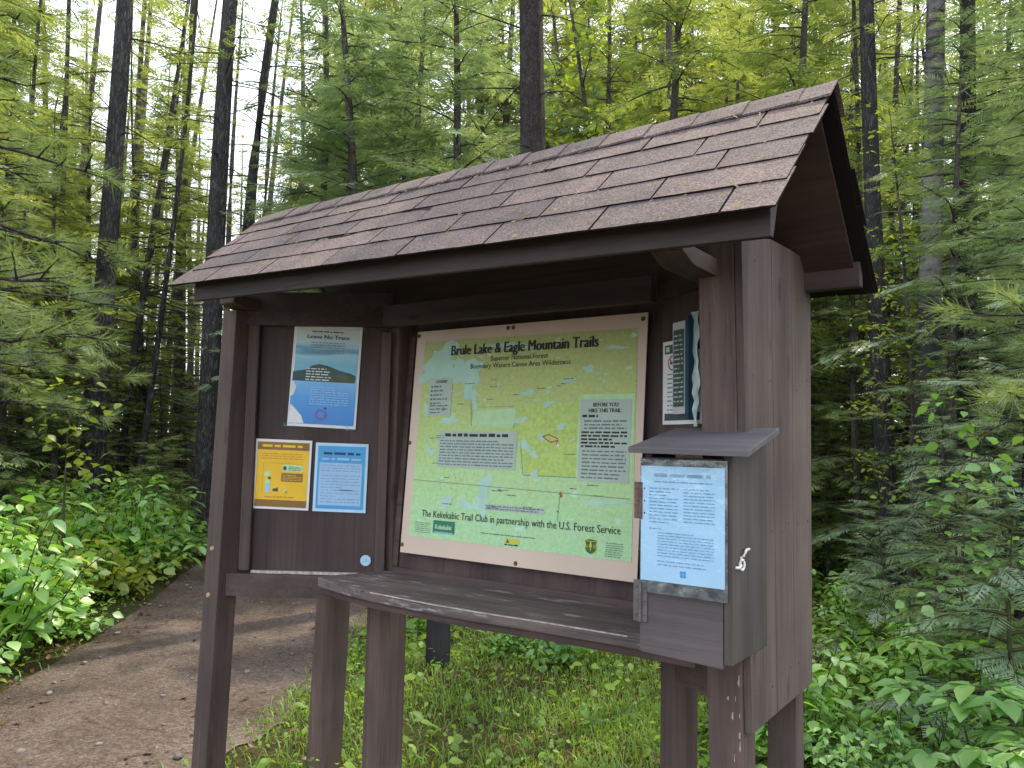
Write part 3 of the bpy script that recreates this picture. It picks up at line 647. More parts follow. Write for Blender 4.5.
class Print:
    """flat printed shapes in a sign's own plane; one mesh per (part name, material)"""
    def __init__(self): self.parts = {}
    def _g(self, name, mat):
        if name in ("text_box", "brown_band", "dark_band", "text_block"): name = (name, len(self.parts))
        return self.parts.setdefault((name, mat), ([], []))
    def poly(self, name, mat, pts, z):
        V, F = self._g(name, mat); b = len(V); V.extend([(x, y, z) for x, y in pts]); F.append(tuple(range(b, b + len(pts))))
    def rect(self, name, mat, x0, y0, x1, y1, z): self.poly(name, mat, [(x0, y0), (x1, y0), (x1, y1), (x0, y1)], z)
    def text(self, name, mat, s, x0, x1, y, capf, z, bold=0.0, rot=0.0):
        """fit s between x0 and x1 with its baseline at y; capf = cap height"""
        if bold:
            e = capf * 0.05
            for k_ in (-1, 1): self.text(name, mat, s, x0 + k_ * e, x1 + k_ * e, y, capf, z + 0.00004 * k_, 0.0, rot)
            return
        G, Fg = glyphs(s, 0.0); V, F = self._g(name, mat); b = len(V)
        mn, mx = G[:, 0].min(), G[:, 0].max(); k = (x1 - x0) / (mx - mn); kc = capf / 0.72
        cr, sr = math.cos(rot), math.sin(rot)
        for q in G:
            lx, ly = (q[0] - mn) * k, q[1] * kc
            V.append((x0 + lx * cr - ly * sr, y + lx * sr + ly * cr, z))
        F.extend([tuple(i + b for i in f) for f in Fg])
    def lines(self, name, mat, x0, x1, ytop, ybot, n, z, fill=0.5, last=0.6, seed=0):
        r = random.Random(seed); dy = (ytop - ybot) / n
        for i in range(n):
            y = ytop - dy * (i + 0.75); x = x0; end = x1 if r.random() > 0.3 else x0 + (x1 - x0) * r.uniform(last, 1)
            while x < end:
                wl = r.uniform(0.25, 1.1) * dy * 2.6; xe = min(x + wl, end)
                if xe - x > dy * 0.25:
                    h = dy * fill * r.uniform(0.85, 1.1); self.rect(name, mat, x, y, xe, y + h, z)
                x = xe + dy * 0.42
    def ring(self, name, mat, cx, cy, r0, r1, z, n=28, sx=1.0):
        V, F = self._g(name, mat); b = len(V)
        for i in range(n):
            a = 2 * PI * i / n; V.append((cx + r0 * math.cos(a) * sx, cy + r0 * math.sin(a), z)); V.append((cx + r1 * math.cos(a) * sx, cy + r1 * math.sin(a), z))
        for i in range(n):
            j = (i + 1) % n; F.append((b + 2 * i, b + 2 * i + 1, b + 2 * j + 1, b + 2 * j))
    def disc(self, name, mat, cx, cy, r, z, n=24, sx=1.0):
        self.poly(name, mat, [(cx + r * math.cos(2 * PI * i / n) * sx, cy + r * math.sin(2 * PI * i / n)) for i in range(n)], z)
    def build(self, root):
        for (name, mat), (V, F) in self.parts.items():
            name = name if isinstance(name, str) else name[0]
            link_mesh(name, mesh_np(name, V, F), root, M[mat])

def sheet(name, mat, w, h, mtx, thick=0.003, curl=0.0, parent=None):
    """thin sheet, lower left corner at local (0,0), optional lifted corners"""
    nx, ny = 8, 10; V, F = [], []
    for lay in (thick, 0.0):
        for j in range(ny + 1):
            for i in range(nx + 1):
                u, v = i / nx, j / ny
                V.append((u * w, v * h, lay))
    n1 = (nx + 1) * (ny + 1)
    for j in range(ny):
        for i in range(nx):
            a = j * (nx + 1) + i; F.append((a, a + 1, a + nx + 2, a + nx + 1)); F.append((n1 + a, n1 + a + nx + 1, n1 + a + nx + 2, n1 + a + 1))
    def edge(seq):
        for a, b in zip(seq[:-1], seq[1:]): F.append((a, n1 + a, n1 + b, b))
    edge([i for i in range(nx, -1, -1)]); edge([j * (nx + 1) for j in range(ny + 1)])
    edge([ny * (nx + 1) + i for i in range(nx + 1)]); edge([j * (nx + 1) + nx for j in range(ny, -1, -1)])
    o = link_mesh(name, mesh_np(name, V, F), parent, M[mat])
    o.matrix_world = mtx
    return o

def blob(cx, cy, rx, ry, n, seed, rough=0.35):
    r = random.Random(seed); ph = [r.uniform(0, 6.28) for _ in range(4)]
    out = []
    for i in range(n):
        a = 2 * PI * i / n
        k = 1 + rough * (0.5 * math.sin(2 * a + ph[0]) + 0.35 * math.sin(3 * a + ph[1]) + 0.3 * math.sin(5 * a + ph[2]) + 0.2 * math.sin(9 * a + ph[3])) + r.uniform(-.1, .1)
        out.append((cx + rx * k * math.cos(a), cy + ry * k * math.sin(a)))
    return out

# ---- the big map. local x 0..2a, y 0..L ; measured features are in centred x
MA, ML = 0.514, 0.8825
mm = frame_mat((-MA, -0.004, 1.079), (1, 0, 0), (0, -0.8801, 0.0667))
mp_ = sheet("map_sign", "cream", 2 * MA, ML, mm, 0.004)
tag(mp_, "large green trail map with tan border under the kiosk roof", "map sign")
P = Print(); X = lambda u: u + MA
# printed field as its own mesh with origin in the map centre
V = [(X(-0.475), 0.066, 0.0052), (X(0.492), 0.062, 0.0052), (X(0.480), 0.832, 0.0052), (X(-0.468), 0.838, 0.0052)]
link_mesh("map_print", mesh_np("map_print", V, [(0, 1, 2, 3)]), mp_, M["map"])
# lakes and the wilderness block
for k, (cx, cy, rx, ry) in enumerate([(-0.37, 0.755, 0.085, 0.055), (-0.29, 0.70, 0.10, 0.040), (-0.22, 0.655, 0.035, 0.05), (-0.42, 0.70, 0.045, 0.04), (-0.25, 0.735, 0.05, 0.03), (-0.195, 0.60, 0.016, 0.035),
        (-0.12, 0.245, 0.035, 0.06), (-0.18, 0.20, 0.05, 0.02), (-0.30, 0.205, 0.022, 0.035), (-0.40, 0.40, 0.02, 0.018), (-0.43, 0.56, 0.02, 0.02), (0.05, 0.43, 0.022, 0.02), (0.09, 0.40, 0.015, 0.014), (0.10, 0.33, 0.012, 0.02), (0.02, 0.52, 0.03, 0.012), (0.38, 0.245, 0.09, 0.008), (0.40, 0.77, 0.03, 0.008), (-0.05, 0.80, 0.09, 0.012), (-0.31, 0.52, 0.035, 0.018), (0.12, 0.46, 0.016, 0.012), (0.22, 0.66, 0.03, 0.008), (0.05, 0.62, 0.025, 0.012), (0.14, 0.58, 0.02, 0.009), (0.20, 0.50, 0.018, 0.01), (0.30, 0.70, 0.025, 0.01)]):
    P.poly("lake_print", "cyan", blob(X(cx), cy, rx, ry, 26, k, 0.6), 0.0060 + 0.00001 * k)
P.poly("wilderness_print", "lime", [(X(0.055), 0.325), (X(0.268), 0.327), (X(0.262), 0.585), (X(0.02), 0.575), (X(-0.02), 0.46), (X(0.03), 0.44), (X(0.045), 0.38)], 0.0056)
P.poly("wilderness_print", "mint", [(X(-0.21), 0.50), (X(-0.0), 0.49), (X(-0.0), 0.565), (X(-0.19), 0.555)], 0.0056)
P.rect("wilderness_print", "mint", X(0.268), 0.325, X(0.48), 0.61, 0.0057)
for y0, y1 in ((0.322, 0.326), (0.570, 0.573)): P.rect("boundary_line", "grey_ink", X(0.05 if y0 < .5 else -0.2), y0, X(0.27 if y0 < .5 else -0.005), y1 - 0.0015, 0.0059)
for a, b_ in (((0.05, 0.325), (0.03, 0.44)), ((-0.47, 0.285), (0.48, 0.262)), ((-0.2, 0.50), (-0.21, 0.60)), ((0.21, 0.265), (0.205, 0.17))):
    dx, dy = b_[0] - a[0], b_[1] - a[1]; ln = math.hypot(dx, dy); nx_, ny_ = -dy / ln * 0.0008, dx / ln * 0.0008
    P.poly("boundary_line", "grey_ink", [(X(a[0]) + nx_, a[1] + ny_), (X(a[0]) - nx_, a[1] - ny_), (X(b_[0]) - nx_, b_[1] - ny_), (X(b_[0]) + nx_, b_[1] + ny_)], 0.0071)
# text boxes
P.rect("text_box", "textbox", X(-0.425), 0.537, X(-0.308), 0.688, 0.0068)
P.rect("text_box", "textbox", X(-0.358), 0.338, X(0.014), 0.478, 0.0068)
P.rect("text_box", "textbox", X(0.275), 0.312, X(0.470), 0.592, 0.0068)
P.rect("text_box", "textbox", X(-0.110), 0.190, X(0.152), 0.212, 0.0068)
Z = 0.0076
P.text("title", "black", "Brule Lake & Eagle Mountain Trails", X(-0.324), X(0.332), 0.776, 0.041, Z, 0.012)
P.text("subtitle", "black", "Superior National Forest", X(-0.130), X(0.128), 0.746, 0.020, Z)
P.text("subtitle", "black", "Boundary Waters Canoe Area Wilderness", X(-0.224), X(0.224), 0.719, 0.020, Z)
P.text("lettering", "black", "LEGEND", X(-0.392), X(-0.335), 0.668, 0.012, Z, 0.02)
for k in range(5):
    y = 0.650 - 0.0165 * k; P.rect("lettering", "black", X(-0.415), y, X(-0.407), y + 0.006, Z); P.lines("lettering", "grey_ink", X(-0.402), X(-0.402 + [0.04, 0.055, 0.045, 0.075, 0.04][k]), y + 0.009, y - 0.002, 1, Z, 0.6, 1, k)
P.lines("lettering", "grey_ink", X(-0.415), X(-0.325), 0.585, 0.545, 3, Z, 0.4, 0.4, 20)
P.poly("lettering", "grey_ink", [(X(-0.350), 0.558), (X(-0.338), 0.558), (X(-0.344), 0.577)], Z)
P.lines("lettering", "black", X(-0.325), X(-0.025), 0.472, 0.453, 1, Z, 0.62, 1, 31)
P.lines("lettering", "grey_ink", X(-0.348), X(0.002), 0.447, 0.346, 9, Z, 0.42, 0.55, 3)
P.text("lettering", "black", "BEFORE YOU", X(0.325), X(0.420), 0.567, 0.014, Z, 0.02)
P.text("lettering", "black", "HIKE THIS TRAIL:", X(0.308), X(0.434), 0.547, 0.014, Z, 0.02)
P.lines("lettering", "black", X(0.284), X(0.345), 0.541, 0.527, 1, Z, 0.6, 1, 32)
P.lines("lettering", "grey_ink", X(0.292), X(0.455), 0.524, 0.487, 3, Z, 0.45, 0.8, 5)
P.lines("lettering", "black", X(0.283), X(0.458), 0.485, 0.425, 5, Z, 0.55, 0.6, 6)
P.lines("lettering", "grey_ink", X(0.290), X(0.458), 0.422, 0.320, 8, Z, 0.42, 0.8, 7)
P.lines("lettering", "grey_ink", X(-0.105), X(0.148), 0.210, 0.192, 2, Z, 0.5, 0.9, 8)
P.text("credit_line", "black", "The Kekekabic Trail Club in partnership with the U.S. Forest Service", X(-0.414), X(0.450), 0.146, 0.027, Z)
P.rect("green_logo", "green_logo", X(-0.352), 0.089, X(-0.246), 0.136, 0.0070)
P.rect("green_logo", "lt_blue", X(-0.345), 0.0905, X(-0.253), 0.0935, Z)
P.text("green_logo", "mint", "Kekekabic", X(-0.340), X(-0.258), 0.104, 0.018, Z, 0.012)
P.rect("yellow_logo", "shield_y", X(-0.010), 0.080, X(0.052), 0.096, 0.0070)
P.poly("yellow_logo", "shield_g", [(X(-0.006), 0.081), (X(0.010), 0.081), (X(0.002), 0.094)], Z); P.lines("yellow_logo", "black", X(-0.012), X(0.052), 0.079, 0.070, 1, Z, 0.5, 1, 9)
# forest service shield: yellow rim, green field, tree and letters
def shield(cx, cy, w_, h_):
    return [(cx - w_, cy + h_ * 0.80), (cx - w_ * 0.55, cy + h_ * 0.93), (cx, cy + h_), (cx + w_ * 0.55, cy + h_ * 0.93), (cx + w_, cy + h_ * 0.80), (cx + w_ * 0.86, cy + h_ * 0.3), (cx + w_ * 0.95, cy - h_ * 0.35), (cx + w_ * 0.7, cy - h_ * 0.72), (cx, cy - h_), (cx - w_ * 0.7, cy - h_ * 0.72), (cx - w_ * 0.95, cy - h_ * 0.35), (cx - w_ * 0.86, cy + h_ * 0.3)]
P.poly("shield_emblem", "shield_y", shield(X(0.341), 0.098, 0.0235, 0.0265), 0.0070)
P.poly("shield_emblem", "shield_g", shield(X(0.341), 0.098, 0.0212, 0.0243), 0.0074)
for k in range(3): P.poly("shield_emblem", "shield_y", [(X(0.341) - 0.007 + k * 0.0015, 0.097 + k * 0.006), (X(0.341) + 0.007 - k * 0.0015, 0.097 + k * 0.006), (X(0.341), 0.106 + k * 0.005)], 0.0078 + k * 0.0001)
P.rect("shield_emblem", "shield_y", X(0.3395), 0.085, X(0.3425), 0.098, 0.0078)
P.text("shield_emblem", "shield_y", "U", X(0.3235), X(0.3315), 0.094, 0.011, 0.0078); P.text("shield_emblem", "shield_y", "S", X(0.3505), X(0.3585), 0.094, 0.011, 0.0078)
P.lines("shield_emblem", "shield_y", X(0.324), X(0.358), 0.1175, 0.1135, 1, 0.0078, 0.5, 1, 2)
P.lines("lettering", "grey_ink", X(0.397), X(0.461), 0.119, 0.070, 7, Z, 0.35, 0.8, 10); P.lines("lettering", "grey_ink", X(-0.445), X(-0.365), 0.126, 0.083, 6, Z, 0.3, 0.8, 11)
P.lines("lettering", "grey_ink", X(-0.12), X(0.12), 0.112, 0.102, 1, Z, 0.35, 1, 12)
P.poly("marker", "red_ink", [(X(0.206), 0.262), (X(0.218), 0.262), (X(0.212), 0.275)], Z); P.disc("marker", "red_ink", X(0.215), 0.258, 0.005, Z)
P.disc("marker", "black", X(0.205), 0.205, 0.003, Z)
for a, b_ in (((0.125, 0.462), (0.150, 0.470)), ((0.125, 0.462), (0.16, 0.442)), ((0.16, 0.442), (0.19, 0.45)), ((0.15, 0.47), (0.19, 0.455)), ((0.19, 0.45), (0.183, 0.436))):
    dx, dy = b_[0] - a[0], b_[1] - a[1]; ln = math.hypot(dx, dy); nx_, ny_ = -dy / ln * 0.0018, dx / ln * 0.0018
    P.poly("marker", "red_ink", [(X(a[0]) + nx_, a[1] + ny_), (X(a[0]) - nx_, a[1] - ny_), (X(b_[0]) - nx_, b_[1] - ny_), (X(b_[0]) + nx_, b_[1] + ny_)], Z)
P.poly("marker", "paper", [(X(0.184), 0.428), (X(0.20), 0.428), (X(0.19), 0.443)], Z)
for k in range(70):      # little lakes and ponds
    r = random.Random(300 + k); x = r.uniform(-0.44, 0.46); y = r.uniform(0.07, 0.80)
    P.poly("pond_print", "cyan", blob(X(x), y, r.uniform(0.003, 0.014), r.uniform(0.002, 0.006), 12, k + 90, 0.7), 0.0063 + 0.000001 * k)
for k in range(9):       # dotted trails
    r = random.Random(700 + k); x, y, a = r.uniform(-0.3, 0.2), r.uniform(0.25, 0.66), r.uniform(0, 6.28)
    for q in range(26):
        a += r.uniform(-.5, .5); x += math.cos(a) * 0.007; y += math.sin(a) * 0.006
        if -0.46 < x < 0.46 and 0.07 < y < 0.8: P.rect("trail_line", "orange_ink" if k % 3 else "red_ink", X(x), y, X(x) + 0.0035, y + 0.0010, 0.0066 + 0.000001 * k)
for k in range(60):      # little place names
    r = random.Random(50 + k); x = r.uniform(-0.44, 0.42); y = r.uniform(0.08, 0.70)
    if -0.37 < x < 0.03 and 0.32 < y < 0.5 or x > 0.22 and y > .3 or x < -0.28 and y > 0.5 or y < 0.19: continue
    P.lines("place_name", "grey_ink", X(x), X(x + r.uniform(0.02, 0.05)), y + 0.008, y, 1, Z, 0.4, 1, k)
P.build(mp_)
for (x, y) in ((X(-0.505), 0.865), (X(0.497), 0.862), (X(-0.506), 0.03), (X(-0.06), 0.869), (X(-0.035), 0.869), (X(0.04), 0.012), (X(-0.508), 0.43)):     # mounting screws
    b = bmesh.new(); bmesh.ops.create_cone(b, cap_ends=True, segments=14, radius1=0.0085, radius2=0.006, depth=0.004)
    b.transform(Matrix.Translation((x, y, 0.0062))); fobj("screw", b, M["rust"], mp_, 0)

# ---- posters on the left wing (local x runs towards the hinge; origin of each at its lower left corner)
def on_wing(fr, u, z, rot=0.0, n=0.0):
    return fr @ Matrix.Translation((u, z, n)) @ Matrix.Rotation(rot, 4, 'Z')
w_, h_ = 0.282, 0.418
M["poster_sky"] = poster_sky_mat("poster_sky_print", [(0.62, (0.14, 0.46, 0.62)), (0.70, (0.30, 0.60, 0.72)), (0.76, (0.05, 0.28, 0.48)), (0.82, (0.42, 0.62, 0.68)), (1.0, (0.66, 0.66, 0.54))], (4, 26, 1), h_)
M["poster_water"] = poster_sky_mat("poster_water_print", [(0.0, (0.03, 0.20, 0.60)), (0.3, (0.06, 0.33, 0.78)), (0.48, (0.22, 0.52, 0.86))], (8, 8, 1), h_)
t = sheet("lake_poster", "paper", w_, h_, on_wing(FL_, -0.425, 1.568, math.radians(-2.2)), 0.002)
tag(t, "tall poster of a blue lake and dark hill, above the yellow notice", "poster")
P = Print()
P.rect("photo_print", "poster_sky", 0.012, 0.19, w_ - 0.010, h_ - 0.010, 0.003)
P.rect("photo_print", "poster_water", 0.005, 0.012, w_ - 0.009, 0.19, 0.003)
hl = [(0.008, 0.186), (0.265, 0.186), (0.268, 0.215), (0.25, 0.224), (0.20, 0.235), (0.15, 0.252), (0.115, 0.258), (0.085, 0.250), (0.06, 0.232), (0.03, 0.228), (0.008, 0.222)]
P.poly("hill_print", "hill", hl, 0.0036); P.poly("hill_print", "hill_b", [(0.13, 0.188), (0.262, 0.188), (0.264, 0.212), (0.20, 0.218), (0.15, 0.205)], 0.0040)
P.poly("foam_print", "paper", [(0.004, 0.012), (0.068, 0.014), (0.055, 0.045), (0.03, 0.07), (0.008, 0.09)], 0.0040); P.poly("foam_print", "paper", [(0.004, 0.12), (0.018, 0.13), (0.026, 0.16), (0.015, 0.182), (0.004, 0.184)], 0.0040)
P.lines("lettering", "slate_ink", 0.075, 0.205, 0.396, 0.386, 1, 0.0045, 0.5, 1, 1)
P.text("lettering", "navy", "Leave No Trace", 0.058, 0.232, 0.362, 0.017, 0.0045, 0.02)
P.lines("lettering", "grey_ink", 0.075, 0.215, 0.352, 0.300, 5, 0.0045, 0.3, 0.6, 2)
P.lines("lettering", "paper", 0.062, 0.165, 0.244, 0.188, 5, 0.0045, 0.38, 0.6, 3)
P.lines("lettering", "lt_blue", 0.085, 0.245, 0.168, 0.09, 8, 0.0045, 0.35, 0.6, 4)
P.ring("emblem", "violet_ink", 0.135, 0.052, 0.014, 0.022, 0.0045, sx=1.15); P.disc("emblem", "navy", 0.152, 0.078, 0.005, 0.0045)
P.build(t)
for x, y in ((0.14, 0.414), (0.27, 0.408), (0.004, 0.004), (0.26, 0.0)):
    P2 = Print(); P2.rect("tape", "clear", x - 0.02, y - 0.006, x + 0.02, y + 0.01, 0.0052); P2.build(t)

w_, h_ = 0.232, 0.281
t = sheet("trail_notice", "mint", w_, h_, on_wing(FL_, -0.556, 1.232, math.radians(-1.2)), 0.002)
t.data.materials[0] = M["paper"]
tag(t, "yellow and brown notice with a pale border, beside the blue sheet", "notice")
P = Print(); a = 0.0095
P.rect("yellow_print", "yellow", a, a, w_ - a, h_ - a, 0.003)
P.rect("brown_band", "brown_ink", a, h_ - 0.042, w_ - a, h_ - a - 0.002, 0.0036); P.rect("brown_band", "brown_ink", a, a, w_ - a, a + 0.028, 0.0036)
P.lines("lettering", "yellow", 0.03, 0.20, h_ - 0.016, h_ - 0.036, 1, 0.0042, 0.45, 1, 33)
P.lines("lettering", "orange_ink", 0.03, 0.2, 0.228, 0.20, 3, 0.0042, 0.35, 0.7, 1)
P.lines("lettering", "orange_ink", 0.05, 0.17, 0.055, 0.044, 1, 0.0042, 0.5, 1, 2)
P.rect("panel_print", "orange_ink", 0.037, 0.065, 0.0385, 0.185, 0.0036); P.rect("panel_print", "orange_ink", 0.037, 0.184, 0.20, 0.1855, 0.0036)
P.rect("panel_print", "mint", 0.118, 0.152, 0.200, 0.180, 0.0036); P.disc("panel_print", "slate_ink", 0.127, 0.166, 0.009, 0.0042, sx=0.8)
P.lines("lettering", "shield_g", 0.142, 0.195, 0.175, 0.157, 3, 0.0042, 0.4, 0.7, 3)
P.rect("panel_print", "brown_ink", 0.114, 0.112, 0.202, 0.146, 0.0036); P.lines("lettering", "yellow", 0.12, 0.196, 0.142, 0.116, 4, 0.0042, 0.35, 0.7, 4)
P.rect("panel_print", "mint", 0.044, 0.132, 0.067, 0.150, 0.0036); P.rect("panel_print", "lt_blue", 0.051, 0.066, 0.070, 0.112, 0.0036); P.disc("panel_print", "mint", 0.06, 0.11, 0.010, 0.0042)
P.disc("panel_print", "slate_ink", 0.066, 0.124, 0.006, 0.0044); P.poly("panel_print", "slate_ink", [(0.08, 0.073), (0.104, 0.071), (0.102, 0.09), (0.094, 0.083), (0.084, 0.084)], 0.0042); P.disc("panel_print", "mint", 0.134, 0.074, 0.009, 0.004); P.disc("panel_print", "orange_ink", 0.137, 0.07, 0.005, 0.0044)
P.build(t)
w_, h_ = 0.216, 0.276
t = sheet("camping_notice", "paper_blue", w_, h_, on_wing(FL_, -0.307, 1.226, math.radians(-0.9)), 0.002)
tag(t, "bright blue sheet with a pale text block, beside the yellow notice", "notice")
P = Print()
P.rect("blue_print", "blue", 0.011, 0.012, w_ - 0.011, h_ - 0.012, 0.003)
P.rect("text_block", "lt_blue", 0.02, 0.026, w_ - 0.022, 0.196, 0.0036)
P.lines("lettering", "navy", 0.035, 0.185, 0.243, 0.225, 1, 0.0042, 0.5, 1, 34); P.lines("lettering", "lt_blue", 0.03, 0.19, 0.222, 0.203, 1, 0.0042, 0.45, 1, 4)
P.lines("lettering", "blue_ink", 0.028, 0.188, 0.192, 0.16, 3, 0.0042, 0.3, 0.9, 5); P.lines("lettering", "blue_ink", 0.028, 0.188, 0.152, 0.035, 10, 0.0042, 0.26, 0.4, 6)
P.rect("lettering", "slate_ink", 0.105, 0.0865, 0.16, 0.0895, 0.0044)
P.build(t)
m_ = on_wing(FL_, -0.084, 1.035, 0)
b = bmesh.new(); bmesh.ops.create_cone(b, cap_ends=True, segments=32, radius1=0.0215, radius2=0.021, depth=0.003); b.transform(Matrix.Translation((0, 0, 0.0015)))
stk = fobj("round_sticker", b, M["paper_blue"], None, 0); stk.matrix_world = m_
tag(stk, "small round pale sticker low on the left wing panel", "sticker")
P = Print(); P.lines("lettering", "blue_ink", -0.012, 0.012, 0.009, -0.009, 4, 0.0036, 0.4, 0.7, 1); P.ring("rim_print", "lt_blue", 0, 0, 0.0165, 0.018, 0.0036); P.build(stk)

# ---- papers on the right wing (local x runs away from the hinge)
t = sheet("pet_notice", "paper", 0.215, 0.262, on_wing(FR_, 0.006, 1.583, 0), 0.002)
tag(t, "white sheet with a red prohibition ring, half behind the leaflet rack", "notice")
P = Print(); P.rect("dark_band", "slate_ink", 0.012, 0.222, 0.20, 0.250, 0.003); P.rect("dark_band", "slate_ink", 0.012, 0.012, 0.20, 0.034, 0.003)
P.rect("emblem", "mint", 0.02, 0.228, 0.04, 0.244, 0.0036)
P.ring("prohibition_ring", "red_ink", 0.055, 0.192, 0.019, 0.024, 0.0036); P.poly("prohibition_ring", "red_ink", [(0.038, 0.206), (0.041, 0.209), (0.072, 0.178), (0.069, 0.175)], 0.004)
P.poly("dog_print", "black", [(0.044, 0.188), (0.062, 0.188), (0.066, 0.198), (0.058, 0.196), (0.046, 0.198)], 0.0038)
P.lines("lettering", "grey_ink", 0.028, 0.19, 0.165, 0.04, 9, 0.0036, 0.28, 0.5, 2)
P.build(t)
t = fobj("leaflet_rack", [board(0.094, 0.166, 1.613, 1.895, 0.006, 0.024)], M["steel"], None, 0.002); t.data.transform(Matrix.Identity(4))
me = t.data; t.matrix_world = FR_
tag(t, "flat grey leaflet rack with a dark printed front on the right wing", "leaflet rack")
t.data.materials[0] = plain("pale_grey_plastic", (0.5, 0.53, 0.54), 0.4, 0.4)
P = Print(); P.rect("dark_leaflet", "slate_ink", 0.101, 1.635, 0.158, 1.87, 0.0255); P.lines("lettering", "textbox", 0.105, 0.154, 1.86, 1.645, 15, 0.0262, 0.3, 0.5, 3); P.build(t)
t = fobj("blue_folder", [board(0.170, 0.188, 1.595, 1.905, 0.004, 0.030)], plain("navy_folder_card", (0.01, 0.05, 0.10), 0.5), None, 0.001); t.matrix_world = FR_
tag(t, "narrow dark blue folder edge between leaflet rack and plastic sleeve", "folder")
# crumpled clear sleeve
V, F = [], []; r = random.Random(4)
for j in range(15):
    for i in range(4):
        V.append((0.192 + 0.028 * i / 3 + r.uniform(-.003, .003), 1.575 + 0.34 * j / 14, 0.012 + r.uniform(0, 0.012)))
for j in range(14):
    for i in range(3): a = j * 4 + i; F.append((a, a + 1, a + 5, a + 4))
t = link_mesh("plastic_sleeve", mesh_np("plastic_sleeve", V, F, smooth=True), None, plain("milky_plastic", (0.45, 0.56, 0.56), 0.15, 0.8, 0.25, 20)); t.matrix_world = FR_
tag(t, "crumpled milky plastic sleeve against the right front post", "sleeve")

# ---- registration box
BX = empty("registration_box", (0.89, -0.45, 1.01)); tag(BX, "grey wooden registration box with a sloping lid on the right post", "box")
def bobj(name, bms, mat, parent=BX, bevel=0.003):
    return fobj(name, bms, mat, parent, bevel, Matrix.Translation((-0.89, 0.45, -1.01)) if parent is BX else Matrix.Translation((-0.89, 0.45, -1.01)))
sl = lambda y: 1.497 + (y + 0.57) * 0.215        # underside of the lid
def side(x0, x1, y0, y1, zb): return hexa([(x0, y0, zb), (x1, y0, zb), (x1, y1, zb), (x0, y1, zb)], [(x0, y0, sl(y0) - 0.004), (x1, y0, sl(y0) - 0.004), (x1, y1, sl(y1) - 0.004), (x0, y1, sl(y1) - 0.004)])
bobj("box_body", [side(0.992, 1.012, -0.5235, -0.270, 1.014), side(0.782, 0.800, -0.504, -0.36, 1.014), board(0.801, 0.990, -0.503, -0.375, 1.014, 1.03)], M["box_side"])
dr = bobj("door", hexa([(0.779, -0.525, 1.012), (0.9905, -0.525, 1.004), (0.9905, -0.506, 1.004), (0.779, -0.506, 1.012)], [(0.779, -0.525, 1.487), (0.9905, -0.525, 1.487), (0.9905, -0.506, 1.487), (0.779, -0.506, 1.487)]), M["box"])
lid = hexa([(0.766, -0.572, 1.497), (1.068, -0.572, 1.494), (1.055, -0.30, 1.552), (0.785, -0.33, 1.549)], [(0.766, -0.572, 1.512), (1.068, -0.572, 1.509), (1.055, -0.30, 1.568), (0.785, -0.33, 1.565)])
bobj("lid", lid, M["box_lid"])
for z0, z1, m_ in ((1.335, 1.425, "rust"), (1.085, 1.185, "steel")):
    hp = [board(0.763, 0.780, -0.5285, -0.5262, z0, z1), board(0.7845, 0.800, -0.5285, -0.5262, z0, z1)]
    c = bmesh.new(); bmesh.ops.create_cone(c, cap_ends=True, segments=12, radius1=0.0045, radius2=0.0045, depth=z1 - z0); c.transform(Matrix.Translation((0.782, -0.530, (z0 + z1) / 2)))
    hp.append(c)
    for k in range(3):
        for x in (0.772, 0.792):
            c = bmesh.new(); bmesh.ops.create_cone(c, cap_ends=True, segments=10, radius1=0.003, radius2=0.002, depth=0.002); c.transform(Matrix.Translation((x, -0.5295, z0 + (z1 - z0) * (k + 0.5) / 3)) @ Matrix.Rotation(PI / 2, 4, 'X')); hp.append(c)
    bobj("hinge", hp, M[m_], BX, 0)
# hook and eye on the side
def tube(pts, rad, seg=8):
    bm = bmesh.new(); rings = []
    for i, p in enumerate(pts):
        p = Vector(p); d = (Vector(pts[min(i + 1, len(pts) - 1)]) - Vector(pts[max(i - 1, 0)])).normalized()
        a = d.orthogonal().normalized(); b = d.cross(a)
        rings.append([bm.verts.new(p + (a * math.cos(2 * PI * k / seg) + b * math.sin(2 * PI * k / seg)) * rad) for k in range(seg)])
    for r0, r1 in zip(rings[:-1], rings[1:]):
        for k in range(seg): bm.faces.new((r0[k], r0[(k + 1) % seg], r1[(k + 1) % seg], r1[k]))
    bm.faces.new(rings[0][::-1]); bm.faces.new(rings[-1]); bmesh.ops.recalc_face_normals(bm, faces=bm.faces)
    return bm
hk = [tube([(1.013, -0.47 + 0.0, 1.255), (1.02, -0.468, 1.26), (1.022, -0.462, 1.268), (1.02, -0.45, 1.273), (1.018, -0.425, 1.272)], 0.0032),
      tube([(1.018 + 0.002 * math.cos(a), -0.474 + 0.010 * math.cos(a), 1.240 + 0.012 * math.sin(a)) for a in [i * 2 * PI / 12 for i in range(13)]], 0.0032),
      tube([(1.013, -0.505, 1.236), (1.018, -0.495, 1.235), (1.019, -0.483, 1.240)], 0.0035)]
bobj("hook_latch", hk, M["white_steel"], BX, 0)
